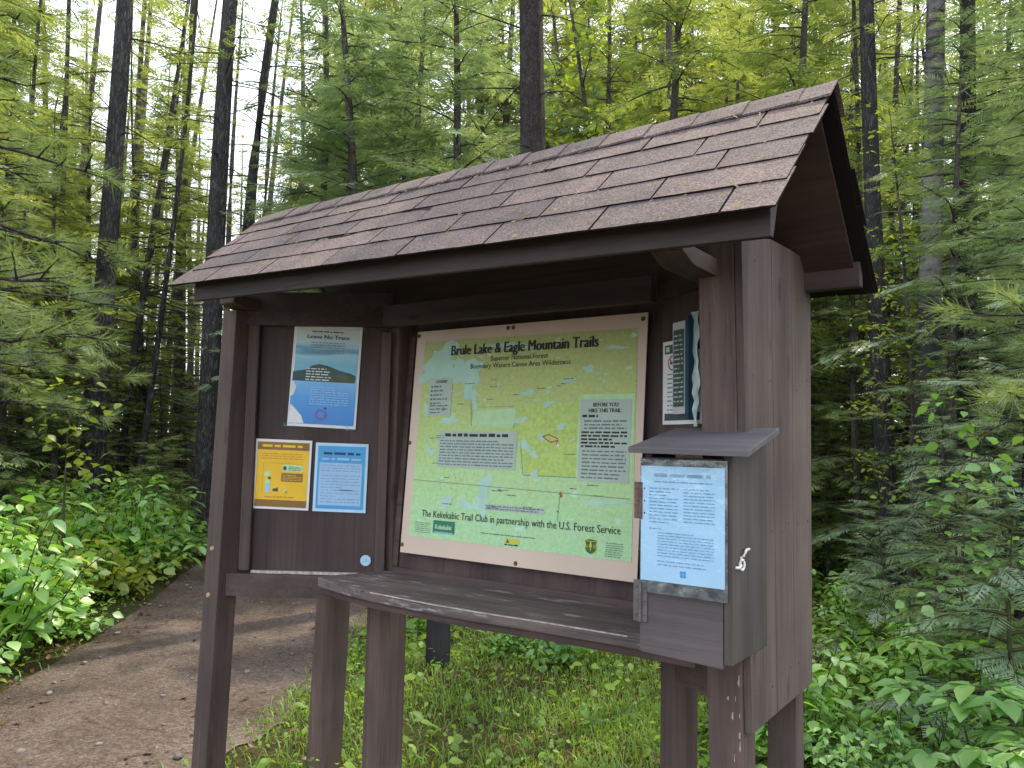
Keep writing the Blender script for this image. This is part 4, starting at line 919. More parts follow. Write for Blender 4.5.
# sleeve and notice on its door (a thing of its own, held by the box)
t = sheet("regulation_sheet", "paper_blue", 0.214, 0.279, frame_mat((0.7705 + 0.012, -0.5275, 1.187), (1, 0, 0), (0, -1, 0)), 0.002)
tag(t, "bluish white printed sheet in a plastic sleeve on the box door", "notice")
P = Print(); P.rect("sleeve_back", "sleeve", -0.003, -0.030, 0.2205, 0.296, 0.0004)
P.lines("lettering", "blue_ink", 0.035, 0.18, 0.265, 0.250, 1, 0.0032, 0.5, 1, 35)
P.lines("lettering", "blue_ink", 0.035, 0.185, 0.246, 0.238, 1, 0.0032, 0.35, 1, 1)
P.lines("lettering", "blue_ink", 0.022, 0.098, 0.230, 0.140, 11, 0.0032, 0.3, 0.6, 2); P.lines("lettering", "blue_ink", 0.112, 0.19, 0.230, 0.145, 11, 0.0032, 0.3, 0.6, 3)
P.lines("lettering", "blue_ink", 0.022, 0.06, 0.132, 0.124, 1, 0.0032, 0.3, 1, 7); P.lines("lettering", "blue_ink", 0.045, 0.188, 0.122, 0.06, 9, 0.0032, 0.3, 0.6, 4); P.lines("lettering", "blue_ink", 0.045, 0.17, 0.055, 0.038, 2, 0.0032, 0.25, 0.6, 8)
for dx in (0, 0.008):
    for dy in (0, 0.008): P.rect("emblem", "blue", 0.104 + dx, 0.016 + dy, 0.1105 + dx, 0.0225 + dy, 0.0032)
P.build(t)
P = Print(); P.rect("clear_cover", "clear", -0.0025, -0.0295, 0.2200, 0.2955, 0.0046); P.build(t)

# short dark post standing in the grass behind the kiosk
sp_ = fobj("short_post", board(-1.95, -1.83, 1.80, 1.92, -0.2, 0.78), wood("near_black_timber", (0.03, 0.03, 0.036), 2, wear_amt=0.05), None, 0.008)  # near-black, slightly bluish timber colour
tag(sp_, "short near-black timber post standing in the grass behind the kiosk", "post")

# ------------------------------------------------------------------ forest
M["bark_dark"] = barkmat("dark_spruce_bark", (0.042, 0.040, 0.044), (0.19, 0.18, 0.18), 10, (0.16, 0.17, 0.15), 0.35)
M["bark_grey"] = barkmat("grey_fir_bark", (0.05, 0.045, 0.04), (0.20, 0.18, 0.16), 12, (0.26, 0.28, 0.24), 0.5, 0.5, 0.6)
M["bark_pine"] = barkmat("plated_pine_bark", (0.042, 0.036, 0.037), (0.20, 0.175, 0.165), 15, (0.2, 0.2, 0.18), 0.45, 0.45)
def birch_mat():
    m, nt, nd, L = newmat("pale_birch_bark")
    tc = nd.new("ShaderNodeTexCoord"); mp = nd.new("ShaderNodeMapping"); mp.inputs["Scale"].default_value = (2, 2, 9)
    L.new(tc.outputs["Object"], mp.inputs["Vector"])
    n1 = N(nd, "ShaderNodeTexNoise", i_Scale=1.6, i_Detail=6.0, i_Roughness=0.7); L.new(mp.outputs[0], n1.inputs["Vector"])
    n2 = N(nd, "ShaderNodeTexNoise", i_Scale=1.4, i_Detail=4.0); L.new(tc.outputs["Object"], n2.inputs["Vector"])
    a = N(nd, "ShaderNodeMath", operation='MULTIPLY_ADD'); L.new(n2.outputs["Fac"], a.inputs[0]); a.inputs[1].default_value = 0.8; L.new(n1.outputs["Fac"], a.inputs[2])
    r = ramp(nd, [(0.70, (0.23, 0.22, 0.22)), (0.90, (0.13, 0.12, 0.12)), (1.02, (0.06, 0.05, 0.05)), (1.2, (0.03, 0.028, 0.03))])
    sp = nd.new("ShaderNodeSeparateXYZ"); L.new(tc.outputs["Object"], sp.inputs[0])
    mr = N(nd, "ShaderNodeMapRange"); L.new(sp.outputs["Z"], mr.inputs[0]); mr.inputs[1].default_value = 2.6; mr.inputs[2].default_value = 4.6; mr.inputs[3].default_value = 0.5; mr.inputs[4].default_value = 0.0
    a2 = N(nd, "ShaderNodeMath", operation='ADD'); L.new(a.outputs[0], a2.inputs[0]); L.new(mr.outputs[0], a2.inputs[1]); L.new(a2.outputs[0], r.inputs["Fac"])
    p = N(nd, "ShaderNodeBsdfPrincipled", i_Roughness=0.8); L.new(r.outputs[0], p.inputs["Base Color"])
    bp = N(nd, "ShaderNodeBump", i_Strength=0.5, i_Distance=0.01); L.new(n1.outputs["Fac"], bp.inputs["Height"]); L.new(bp.outputs[0], p.inputs["Normal"])
    o = nd.new("ShaderNodeOutputMaterial"); L.new(p.outputs[0], o.inputs[0]); return m
M["bark_birch"] = birch_mat()
M["stem"] = plain("green_brown_stem", (0.07, 0.07, 0.035), 0.8, 0.2, 0.3, 12)
M["fir"] = leafmat("fir_needles", [(0.085, 0.133, 0.059), (0.168, 0.242, 0.096), (0.283, 0.356, 0.128), (0.417, 0.437, 0.152)], 0.42)
M["fir_far"] = leafmat("brightened_far_needles", [(0.11, 0.15, 0.062), (0.17, 0.22, 0.085), (0.24, 0.29, 0.115), (0.32, 0.345, 0.14)], 0.5, 0.03)  # paler needle colour stands in for brightness and haze of the far trees
M["bark_far"] = barkmat("pale_far_bark", (0.10, 0.09, 0.085), (0.27, 0.25, 0.235), 10, (0.32, 0.33, 0.3), 0.5)  # bark colour lightened too, in place of distance brightness
M["fir_blue"] = leafmat("blue_green_fir_needles", [(0.110, 0.176, 0.118), (0.195, 0.296, 0.182), (0.297, 0.403, 0.238), (0.407, 0.497, 0.269)], 0.38, 0.09)
M["pine"] = leafmat("long_pine_needles", [(0.095, 0.150, 0.054), (0.164, 0.240, 0.084), (0.252, 0.336, 0.120)], 0.45, 0.05)
M["broad"] = leafmat("thin_broad_leaves", [(0.126, 0.210, 0.033), (0.203, 0.312, 0.045), (0.320, 0.399, 0.056), (0.480, 0.455, 0.067)], 0.5, 0.05)
M["shrub"] = leafmat("shrub_leaves", [(0.096, 0.251, 0.047), (0.173, 0.382, 0.069), (0.284, 0.514, 0.091), (0.475, 0.617, 0.105)], 0.42, 0.09)
M["dark_shrub"] = leafmat("cool_green_leaves", [(0.107, 0.237, 0.069), (0.175, 0.348, 0.104), (0.269, 0.456, 0.127), (0.412, 0.567, 0.138)], 0.4, 0.04)
M["grass"] = leafmat("grass_blades", [(0.11, 0.21, 0.03), (0.17, 0.29, 0.04), (0.25, 0.36, 0.06), (0.36, 0.38, 0.11)], 0.45, 0.03, 0.0)
M["cover"] = leafmat("ground_cover_leaves", [(0.101, 0.199, 0.042), (0.184, 0.328, 0.060), (0.310, 0.432, 0.071), (0.478, 0.468, 0.118)], 0.45, 0.02, 0.0)
M["litter"] = leafmat("dead_leaves", [(0.06, 0.036, 0.02), (0.12, 0.075, 0.04), (0.20, 0.13, 0.07), (0.30, 0.22, 0.13)], 0.15, 0.03, 0.0)

class Acc:
    """numpy accumulation of many small pieces into one mesh of quads"""
    def __init__(s): s.V = []; s.F = []; s.n = 0
    def add(s, V, F):
        s.V.append(np.asarray(V, float)); s.F.append(np.asarray(F, int) + s.n); s.n += len(V)
    def many(s, T, F, mats, offs):
        """template T (k,3), mats (m,3,3), offs (m,3)"""
        m = len(mats)
        if m == 0: return
        V = np.einsum('mij,kj->mki', mats, T) + offs[:, None, :]
        k = len(T)
        FF = (F[None] + (np.arange(m) * k)[:, None, None]).reshape(-1, F.shape[1])
        s.add(V.reshape(-1, 3), FF)
    def mesh(s, name, smooth=False):
        return mesh_np(name, np.concatenate(s.V), np.concatenate(s.F), smooth)

def basis(d, up=None, roll=None):
    """(m,3) directions -> matrices with columns (d, side, normal)"""
    d = d / np.linalg.norm(d, axis=1, keepdims=True)
    u = np.tile(np.array([[0, 0, 1.0]]), (len(d), 1)) if up is None else up
    s = np.cross(u, d); ln = np.linalg.norm(s, axis=1, keepdims=True); s = np.where(ln < 1e-4, np.array([[1.0, 0, 0]]), s / np.maximum(ln, 1e-6))
    n = np.cross(d, s)
    if roll is not None:
        c, sn = np.cos(roll)[:, None], np.sin(roll)[:, None]; s, n = s * c + n * sn, n * c - s * sn
    return np.stack([d, s, n], axis=2)

def tube_np(P, R, seg):
    P = np.asarray(P, float); n = len(P); D = np.gradient(P, axis=0); B = basis(D)
    a = np.arange(seg) * 2 * PI / seg
    V = P[:, None, :] + np.asarray(R)[:, None, None] * (np.cos(a)[None, :, None] * B[:, None, :, 1] + np.sin(a)[None, :, None] * B[:, None, :, 2])
    F = []
    for i in range(n - 1):
        for k in range(seg): F.append((i * seg + k, i * seg + (k + 1) % seg, (i + 1) * seg + (k + 1) % seg, (i + 1) * seg + k))
    return V.reshape(-1, 3), np.array(F)

# -- needle spray templates, unit length along x
def spray_template(nb, ang, blen, bw, seed):
    r = random.Random(seed); V, F = [], []
    def blade(x, y, a, l, w, z0):
        b = len(V); c, s = math.cos(a), math.sin(a); z1 = z0 - l * 0.18 + r.uniform(-.03, .03)
        for (t, q, z) in ((0, 0, z0), (0.45, w / 2, (z0 + z1) / 2), (1, 0, z1), (0.45, -w / 2, (z0 + z1) / 2)):
            V.append((x + t * l * c - q * s, y + t * l * s + q * c, z))
        F.append((b, b + 1, b + 2, b + 3))
    blade(0, 0, 0, 1.0, bw * 1.1, 0)
    for i in range(nb):
        x = 0.08 + 0.84 * i / nb
        for sgn in (1, -1):
            blade(x + r.uniform(-.02, .02), 0, sgn * (ang + r.uniform(-.15, .15)), blen * (1.08 - 0.8 * x) * r.uniform(.75, 1.2), bw * r.uniform(.8, 1.2), 0)
    return np.array(V), np.array(F)
SPR_MID = [spray_template(7, 0.85, 0.46, 0.075, i) for i in range(3)]
SPR_FINE = [spray_template(13, 0.9, 0.40, 0.036, i + 5) for i in range(3)]
SPR_FAR = [spray_template(5, 0.8, 0.48, 0.085, i + 9) for i in range(3)]
def tuft_template(n, seed):
    r = random.Random(seed); V, F = [], []
    for i in range(n):
        a = r.uniform(0, 2 * PI); el = r.uniform(0.15, 1.25); l = r.uniform(0.75, 1.0); w = 0.022
        d = np.array([math.cos(el), math.sin(el) * math.cos(a), math.sin(el) * math.sin(a)]); x0 = np.array([r.uniform(-0.5, 0.15), 0, 0])
        s = np.cross(d, [r.uniform(-1, 1), r.uniform(-1, 1), r.uniform(-1, 1)]); s /= np.linalg.norm(s)
        b = len(V); tip = x0 + d * l + np.array([0, 0, -0.10 * l])
        V += [x0 - s * w / 2, x0 + s * w / 2, tip + s * w * 0.2, tip - s * w * 0.2]; F.append((b, b + 1, b + 2, b + 3))
    return np.array(V), np.array(F)
TUFT = [tuft_template(34, i) for i in range(3)]
def leaf_template(w=0.5, fold=0.14, droop=0.2, teeth=False):
    xs = [0, 0.22, 0.5, 0.78, 1.0]; ws = [0.03, 0.82, 1.0, 0.55, 0.02]
    V, F = [], []
    for x, k in zip(xs, ws):
        z = -droop * x * x
        V += [(x, -w / 2 * k, z + fold * k * w), (x, 0, z), (x, w / 2 * k, z + fold * k * w)]
    for i in range(4):
        a = 3 * i; F += [(a, a + 3, a + 4, a + 1), (a + 1, a + 4, a + 5, a + 2)]
    return np.array(V), np.array(F)
LEAF = leaf_template(0.55); LEAF_W = leaf_template(0.78, 0.08, 0.22); LEAF_N = leaf_template(0.34, 0.1, 0.25)

def limb_curve(p0, az, L_, up0, sag, n=6):
    """arched limb: rises with slope up0, sags with length"""
    t = np.linspace(0, 1, n); h = np.array([math.cos(az), math.sin(az)])
    x = t * L_; z = up0 * x - sag * t * t * L_
    return np.stack([p0[0] + h[0] * x, p0[1] + h[1] * x, p0[2] + z], axis=1)

def fill_sprays(acc, rs, C, tmpl, step, slen, ang=0.9, jit=0.25, t0=0.15, taper=0.75):
    """sprays left and right along limb C (points), flat like fir"""
    seg = np.linalg.norm(np.diff(C, axis=0), axis=1); Ltot = seg.sum(); cum = np.concatenate([[0], np.cumsum(seg)])
    n = max(2, int(Ltot * (1 - t0) / step))
    ts = t0 + (1 - t0) * (np.arange(n) + rs.uniform(0, 0.6, n)) / n; ts = np.clip(ts, 0, 0.999)
    pos = np.stack([np.interp(ts * Ltot, cum, C[:, k]) for k in range(3)], axis=1)
    tang = np.stack([np.interp(ts * Ltot, cum, np.gradient(C[:, k], np.maximum(cum, 1e-6) + np.arange(len(cum)) * 1e-9)) for k in range(3)], axis=1)
    tang /= np.linalg.norm(tang, axis=1, keepdims=True)
    for sgn in (1, -1):
        side = np.cross(np.array([0, 0, 1.0])[None], tang); side /= np.maximum(np.linalg.norm(side, axis=1, keepdims=True), 1e-6)
        a = ang + rs.normal(0, 0.16, n)
        d = tang * np.cos(a)[:, None] + sgn * side * np.sin(a)[:, None]; d[:, 2] += rs.normal(-0.05, jit * 0.6, n)
        B = basis(d, None, rs.normal(0, jit, n))
        l = slen * (1 - taper * ts) * rs.uniform(0.7, 1.25, n) + slen * 0.18
        B = B * l[:, None, None]
        k = rs.integers(0, len(tmpl), n)
        for q in range(len(tmpl)):
            m_ = k == q
            if m_.any(): acc.many(tmpl[q][0], tmpl[q][1], B[m_], pos[m_])
    d = tang[-1:]; acc.many(tmpl[0][0], tmpl[0][1], basis(d) * slen * 0.7, C[-1:])

def trunk_curve(rs, H, bend, n=14):
    t = np.linspace(0, 1, n); ph = rs.uniform(0, 6.28, 2)
    x = bend * H * 0.02 * (np.sin(t * 3.1 + ph[0]) - np.sin(ph[0])); y = bend * H * 0.02 * (np.sin(t * 2.7 + ph[1]) - np.sin(ph[1]))
    return np.stack([x, y, t * H - 0.15], axis=1)

def make_conifer(seed, H, r0, zb, rmax, nb, lod, dead=18, dens=1.0, live_top=True, deadlen=0.9, bend=1.0, lean=0.0):
    """returns (trunk mesh, crown mesh): zb = height where live branches begin"""
    rs = np.random.default_rng(seed)
    T = trunk_curve(rs, H, bend); T[:, 0] += lean * np.linspace(0, 1, len(T)) * H
    hz = np.linspace(0, 1, len(T)); R = r0 * (1 - hz) ** 0.8 * 0.92 + r0 * 0.06; R[0] *= 1.35; R[1] *= 1.04
    tr, cr = Acc(), Acc()
    V, F = tube_np(T, R, 12 if lod != 'far' else 7); tr.add(V, F)
    at = lambda z: np.array([np.interp(z, T[:, 2], T[:, 0]), np.interp(z, T[:, 2], T[:, 1]), z])
    for i in range(dead):       # bare dead limbs below the live crown
        z = rs.uniform(0.8, max(zb, 1.2) + 0.15 * (H - zb)); az = rs.uniform(0, 2 * PI); l = rs.uniform(0.25, deadlen)
        C = limb_curve(at(z), az, l, rs.uniform(-0.25, 0.25), rs.uniform(0, 0.3), 5); C += rs.normal(0, 0.012, C.shape) * np.linspace(0, 1, 5)[:, None]
        V, F = tube_np(C, np.linspace(0.010, 0.003, 5) * (1 + r0 * 2), 4); tr.add(V, F)
        if lod != 'far' and l > 0.4:
            for k in range(2):
                q = C[2 + k]; C2 = limb_curve(q, az + rs.choice([-1, 1]) * rs.uniform(0.5, 1.0), l * 0.4, rs.uniform(-.2, .3), 0.1, 3)
                V, F = tube_np(C2, np.linspace(0.005, 0.002, 3), 3); tr.add(V, F)
    tm = {'fine': SPR_FINE, 'mid': SPR_MID, 'far': SPR_FAR}[lod]
    step = {'fine': 0.085, 'mid': 0.12, 'far': 0.21}[lod] / dens; sl = {'fine': 0.30, 'mid': 0.36, 'far': 0.52}[lod]
    for i in range(nb):
        f = (i + rs.uniform(0, 1)) / nb; z = zb + (H - zb) * f ** 1.0 * 0.985
        prof = (1 - f) ** 0.72 * (0.75 + 0.25 * min(1, f * 6))
        l = max(0.18, rmax * prof * rs.uniform(0.65, 1.15)); az = rs.uniform(0, 2 * PI)
        C = limb_curve(at(z), az, l, rs.uniform(-0.12, 0.22) + 0.35 * f, rs.uniform(0.1, 0.38), 7)
        V, F = tube_np(C, np.linspace(0.007 + 0.006 * l, 0.003, 7), 4); tr.add(V, F)
        fill_sprays(cr, rs, C, tm, step, min(sl, 0.2 + l * 0.28), t0=0.12 if f > 0.4 else 0.25)
    return tr.mesh("trunk", True), cr.mesh("crown")

def make_pine_boughs(seed, H, r0, zb, rmax, nb):
    """young white pine: whorls of limbs with brushes of long needles"""
    rs = np.random.default_rng(seed); T = trunk_curve(rs, H, 0.6); tr, cr = Acc(), Acc()
    hz = np.linspace(0, 1, len(T)); V, F = tube_np(T, r0 * (1 - hz) ** 0.9 + 0.006, 10); tr.add(V, F)
    at = lambda z: np.array([np.interp(z, T[:, 2], T[:, 0]), np.interp(z, T[:, 2], T[:, 1]), z])
    for i in range(nb):
        f = (i // 5) / max(1, nb // 5) + rs.uniform(-.02, .02); f = min(max(f, 0), 1); z = zb + (H - zb) * f
        l = max(0.3, rmax * (1 - f) ** 0.7 * rs.uniform(0.75, 1.1)); az = (i % 5) * 1.2566 + (i // 5) * 0.7 + rs.uniform(-.25, .25)
        C = limb_curve(at(z), az, l, rs.uniform(0.0, 0.25), rs.uniform(0.0, 0.25), 8); C += rs.normal(0, 0.02, C.shape) * np.linspace(0, 1, 8)[:, None]
        V, F = tube_np(C, np.linspace(0.006 + 0.007 * l, 0.003, 8), 5); tr.add(V, F)
        tips = [(C[-1], C[-1] - C[-2])]
        for k in range(int(l / 0.13)):
            t = rs.uniform(0.25, 0.98); q = np.array([np.interp(t, np.linspace(0, 1, 8), C[:, j]) for j in range(3)])
            a2 = az + rs.choice([-1, 1]) * rs.uniform(0.35, 1.0); l2 = l * rs.uniform(0.12, 0.34) * (1.2 - t * 0.6)
            C2 = limb_curve(q, a2, l2, rs.uniform(0.05, 0.5), 0.1, 4); V, F = tube_np(C2, np.linspace(0.006, 0.003, 4), 4); tr.add(V, F)
            tips.append((C2[-1], C2[-1] - C2[-2])); tips.append((C2[-2], C2[-1] - C2[-2]))
        P_ = np.array([q for q, d in tips]); D_ = np.array([d for q, d in tips]); n = len(P_)
        B = basis(D_, None, rs.uniform(0, 6.28, n)) * rs.uniform(0.085, 0.125, n)[:, None, None]; k = rs.integers(0, 3, n)
        for q in range(3):
            if (k == q).any(): cr.many(TUFT[q][0], TUFT[q][1], B[k == q], P_[k == q])
    return tr.mesh("trunk", True), cr.mesh("crown")

def leaf_cloud(acc, rs, pos, size, tmpl, flat=0.45, az=None, droop=0.2):
    n = len(pos); a = rs.uniform(0, 2 * PI, n) if az is None else az
    d = np.stack([np.cos(a), np.sin(a), rs.normal(-droop, flat * 0.6, n)], axis=1)
    B = basis(d, None, rs.normal(0, flat, n)) * (size * rs.uniform(0.6, 1.25, n))[:, None, None]
    acc.many(tmpl[0], tmpl[1], B, pos)

def make_broadleaf(seed, H, r0, rmax, nb, leaf=0.075, zb=1.2, tmpl=LEAF, per=34, bend=1.6):
    rs = np.random.default_rng(seed); T = trunk_curve(rs, H, bend); tr, cr = Acc(), Acc()
    hz = np.linspace(0, 1, len(T)); V, F = tube_np(T, r0 * (1 - hz) ** 0.8 + 0.004, 8); tr.add(V, F)
    at = lambda z: np.array([np.interp(z, T[:, 2], T[:, 0]), np.interp(z, T[:, 2], T[:, 1]), z])
    for i in range(nb):
        f = (i + rs.uniform(0, 1)) / nb; z = zb + (H - zb) * f * 0.98; az = rs.uniform(0, 2 * PI)
        l = max(0.25, rmax * (0.5 + 0.9 * f) * (1.15 - f) * rs.uniform(0.6, 1.2))
        C = limb_curve(at(z), az, l, rs.uniform(0.2, 0.8), rs.uniform(0.1, 0.4), 6); C += rs.normal(0, 0.03, C.shape) * np.linspace(0, 1, 6)[:, None]
        V, F = tube_np(C, np.linspace(0.004 + 0.007 * l, 0.002, 6), 4); tr.add(V, F)
        n = int(per * l) + 5; t = rs.uniform(0.15, 1.03, n); q = np.stack([np.interp(t, np.linspace(0, 1, 6), C[:, j]) for j in range(3)], axis=1)
        q += rs.normal(0, 0.13, q.shape) * np.array([1, 1, 0.45])
        leaf_cloud(cr, rs, q, leaf, tmpl)
    return tr.mesh("trunk", True), cr.mesh("crown")

def make_shrub(seed, H, spread, ns, leaf, tmpl, per=26):
    """many-stemmed leafy plant"""
    rs = np.random.default_rng(seed); st, lf = Acc(), Acc()
    for i in range(ns):
        az = rs.uniform(0, 2 * PI); r = spread * rs.uniform(0.05, 1.0); h = H * rs.uniform(0.55, 1.05) * (1 - 0.35 * r / spread)
        p0 = np.array([math.cos(az) * r * 0.35, math.sin(az) * r * 0.35, -0.05]); t = np.linspace(0, 1, 6)
        C = p0[None] + np.stack([np.cos(az) * r * 0.75 * t ** 1.5, np.sin(az) * r * 0.75 * t ** 1.5, h * t], axis=1); C += rs.normal(0, 0.015, C.shape) * t[:, None]
        V, F = tube_np(C, np.linspace(0.005, 0.002, 6), 4); st.add(V, F)
        n = int(per * h) + 4; tt = np.sort(rs.uniform(0.3, 1.0, n)); q = np.stack([np.interp(tt, t, C[:, j]) for j in range(3)], axis=1)
        a = np.arange(n) * 2.4 + rs.uniform(0, 6.28); off = leaf * rs.uniform(0.15, 0.8, n)
        q[:, 0] += np.cos(a) * off; q[:, 1] += np.sin(a) * off
        leaf_cloud(lf, rs, q, leaf, tmpl, 0.35, a, 0.18)
    return st.mesh("stem", True), lf.mesh("foliage")

def make_bigleaf(seed, H, ns, leaf):
    """stalks that each carry a level whorl of big pointed leaflets"""
    rs = np.random.default_rng(seed); st, lf = Acc(), Acc()
    for i in range(ns):
        az = rs.uniform(0, 2 * PI); r = rs.uniform(0.0, 0.22); h = H * rs.uniform(0.7, 1.05); t = np.linspace(0, 1, 5)
        C = np.stack([np.cos(az) * r * (0.4 + t), np.sin(az) * r * (0.4 + t), h * t - 0.03], axis=1); V, F = tube_np(C, np.linspace(0.005, 0.003, 5), 5); st.add(V, F)
        for w_ in range(3):
            a0 = rs.uniform(0, 6.28); l1 = leaf * 0.8; q = C[-1] + np.array([math.cos(a0), math.sin(a0), 0.25]) * l1 * rs.uniform(0.4, 1.0)
            V, F = tube_np(np.stack([C[-1], (C[-1] + q) / 2 + [0, 0, 0.01], q]), [0.003, 0.0025, 0.002], 4); st.add(V, F)
            n = rs.integers(3, 6); a = a0 + np.linspace(-1.5, 1.5, n) + rs.normal(0, .12, n)
            leaf_cloud(lf, rs, np.repeat(q[None], n, 0), leaf, LEAF, 0.16, a, 0.12)
    return st.mesh("stem", True), lf.mesh("foliage")

def plant(name, label, cat, meshes, mats, loc, rz=0.0, s=1.0, group=None, tilt=(0, 0), parts=("trunk", "crown"), sz=None):
    o = empty(name, (loc[0], loc[1], loc[2] if len(loc) > 2 else 0.0)); o.rotation_euler = (tilt[0], tilt[1], rz); o.scale = (s, s, s if sz is None else sz)
    tag(o, label, cat, group)
    for me, mt, pn in zip(meshes, mats, parts):
        if me is None: continue
        if len(me.materials) == 0: me.materials.append(mt)
        c = bpy.data.objects.new(pn, me); COL.objects.link(c); c.parent = o
        if me.materials[0] != mt:
            c.material_slots[0].link = 'OBJECT'; c.material_slots[0].material = mt
    return o

FIR_N = [make_conifer(100 + i, 5.2, 0.055, 0.35, 1.35, 74, 'fine', 8) for i in range(2)]
FIR_M = [make_conifer(110 + i, 8.0, 0.085, 0.8, 1.75, 84, 'mid', 16) for i in range(4)]
SPRUCE_M = [make_conifer(120 + i, 17.0, 0.17, 3.4, 1.9, 95, 'mid', 46, 0.8, deadlen=1.5) for i in range(3)]
TALL = [make_conifer(130 + i, 22.0, 0.19, 8.0, 1.8, 44, 'far', 60, 1.0, deadlen=1.8, bend=0.8) for i in range(4)]
FAR = [make_conifer(140 + i, 16.0, 0.16, 2.3, 2.3, 96, 'far', 14, 1.1) for i in range(4)]
BIG = [make_conifer(150 + i, 24.0, 0.205, 7.0, 2.2, 24, 'far', 50, 1.0, deadlen=1.4, bend=0.7) for i in range(3)]
SNAG = [make_conifer(160 + i, 15.0, 0.11, 6.0, 1.0, 10, 'far', 70, 0.7, deadlen=1.2, bend=1.1) for i in range(2)]
POLE = [make_conifer(170 + i, 11.0, 0.045, 2.2, 0.9, 34, 'far', 40, 0.9, deadlen=0.8, bend=1.2) for i in range(2)]
WPINE = [make_pine_boughs(180 + i, 4.2, 0.05, 1.75, 1.25, 36) for i in range(2)]
BROAD = [make_broadleaf(190 + i, 7.5, 0.05, 1.6, 34, 0.085, 1.6) for i in range(3)]
MAPLE = [make_broadleaf(195 + i, 2.3, 0.014, 0.55, 11, 0.095, 0.7, LEAF_W, 26) for i in range(2)]
SHR = [make_shrub(200 + i, 0.85, 0.5, 15, 0.085, LEAF) for i in range(3)] + [make_shrub(205 + i, 0.55, 0.42, 13, 0.075, LEAF_W, 34) for i in range(2)]
LOW = [make_shrub(210 + i, 0.30, 0.36, 12, 0.06, LEAF_W, 44) for i in range(3)]
BIGL = [make_bigleaf(220 + i, 0.46, 7, 0.11) for i in range(2)]
SEED = [make_conifer(230 + i, 1.35, 0.018, 0.05, 0.72, 34, 'fine', 0) for i in range(2)]

rf = random.Random(21)
def rz(): return rf.uniform(0, 2 * PI)
# -- trees one can pick out
def named(px, d, meshes, mats, name, label, cat, s=1.0, tilt=(0, 0), rot=None, **k):
    x, y = polar(px, d); return plant(name, label, cat, meshes, mats, (x, y), rz() if rot is None else rot, s, None, tilt, **k)
named(92, 12.5, BIG[0], (M["bark_dark"], M["fir"]), "spruce_tree", "stout dark trunk left of the trail, rising behind the leafy shrubs", "tree", 0.80, (0.0, -0.062), 0.0, sz=0.98)
named(208, 12.0, BIG[1], (M["bark_dark"], M["fir"]), "spruce_tree", "straight black trunk at the trail edge just left of the kiosk", "tree", 0.78, (0.0, 0.035), 1.0)
named(236, 14.5, SNAG[0], (M["bark_dark"], M["fir"]), "spruce_tree", "thin dark trunk leaning right behind the black trunk by the kiosk", "tree", 1.1, (0.02, 0.13), 0.0)
named(531, 9.0, BIG[2], (M["bark_pine"], M["fir"]), "pine_tree", "thick plated trunk rising above the middle of the kiosk roof", "tree", 0.92, (0, 0.0), 0.4)
named(697, 13.0, SNAG[1], (M["bark_grey"], M["fir"]), "fir_tree", "slim pale grey trunk above the right half of the roof", "tree", 1.0)
named(915, 8.6, BIG[0], (M["bark_birch"], M["fir"]), "birch_tree", "pale birch trunk with dark patches right of the kiosk roof peak", "tree", 0.62, (0, 0.035), 0.617, sz=0.74)
named(890, 8.9, BIG[1], (M["bark_dark"], M["fir"]), "spruce_tree", "black trunk close behind the birch right of the kiosk", "tree", 0.52, (0.0, -0.005), 0.4, sz=0.66)
named(966, 9.2, BIG[2], (M["bark_dark"], M["fir"]), "spruce_tree", "dark straight trunk second from the right edge", "tree", 0.56, (0, 0.012), 1.2)
named(1022, 7.2, BIG[1], (M["bark_dark"], M["fir"]), "spruce_tree", "dark trunk on the right edge of the view", "tree", 0.42, (0, 0), 2.2)
named(855, 10.5, POLE[0], (M["bark_grey"], M["fir"]), "fir_tree", "thin bare pole tree just right of the end wall", "tree", 1.0)
named(-120, 5.4, WPINE[0], (M["bark_pine"], M["pine"]), "white_pine", "young pine with long pale needles reaching in at the left edge", "tree", 1.12, rot=0.9)
named(-40, 7.4, WPINE[1], (M["bark_pine"], M["pine"]), "white_pine", "second long-needled young pine at the left, behind the first", "tree", 1.0, rot=2.0)
named(1235, 4.7, WPINE[1], (M["bark_pine"], M["pine"]), "white_pine", "young pine with long needles reaching in at the right edge", "tree", 0.95, rot=0.3)
named(1060, 6.4, FIR_N[0], (M["bark_grey"], M["fir_blue"]), "fir_tree", "blue-green young fir in front of the dark trunks on the right", "tree", 0.88)
named(862, 9.2, FIR_N[1], (M["bark_grey"], M["fir"]), "fir_tree", "yellowish young fir close behind the end wall", "tree", 0.95)
named(930, 7.0, FIR_N[1], (M["bark_grey"], M["fir_blue"]), "fir_tree", "short blue-green fir in front of the birch", "tree", 0.42)
named(905, 7.7, BROAD[0], (M["bark_grey"], M["broad"]), "leafy_tree", "thin broadleaf sapling with bright leaves in front of the birch", "tree", 0.62)
named(955, 7.9, FIR_N[0], (M["bark_grey"], M["fir_blue"]), "fir_tree", "taller blue-green fir whose boughs cross the birch trunk", "tree", 1.05)
named(1010, 4.6, SEED[0], (M["stem"], M["fir_blue"]), "fir_seedling", "low blue-green fir seedling among the plants at the lower right", "tree", 1.0)
named(880, 6.6, SEED[1], (M["stem"], M["fir_blue"]), "fir_seedling", "low fir seedling right of the end wall", "tree", 0.85)
named(962, 5.6, SEED[1], (M["stem"], M["fir"]), "fir_seedling", "pale green fir seedling between the two blue-green seedlings", "tree", 0.95)
named(160, 11.0, SEED[0], (M["stem"], M["fir"]), "fir_seedling", "small fir seedling beside the trail at the left", "tree", 1.1)
named(968, 5.4, MAPLE[0], (M["stem"], M["shrub"]), "maple_sapling", "slender maple sapling with level bright leaves at the right", "tree", 0.78)
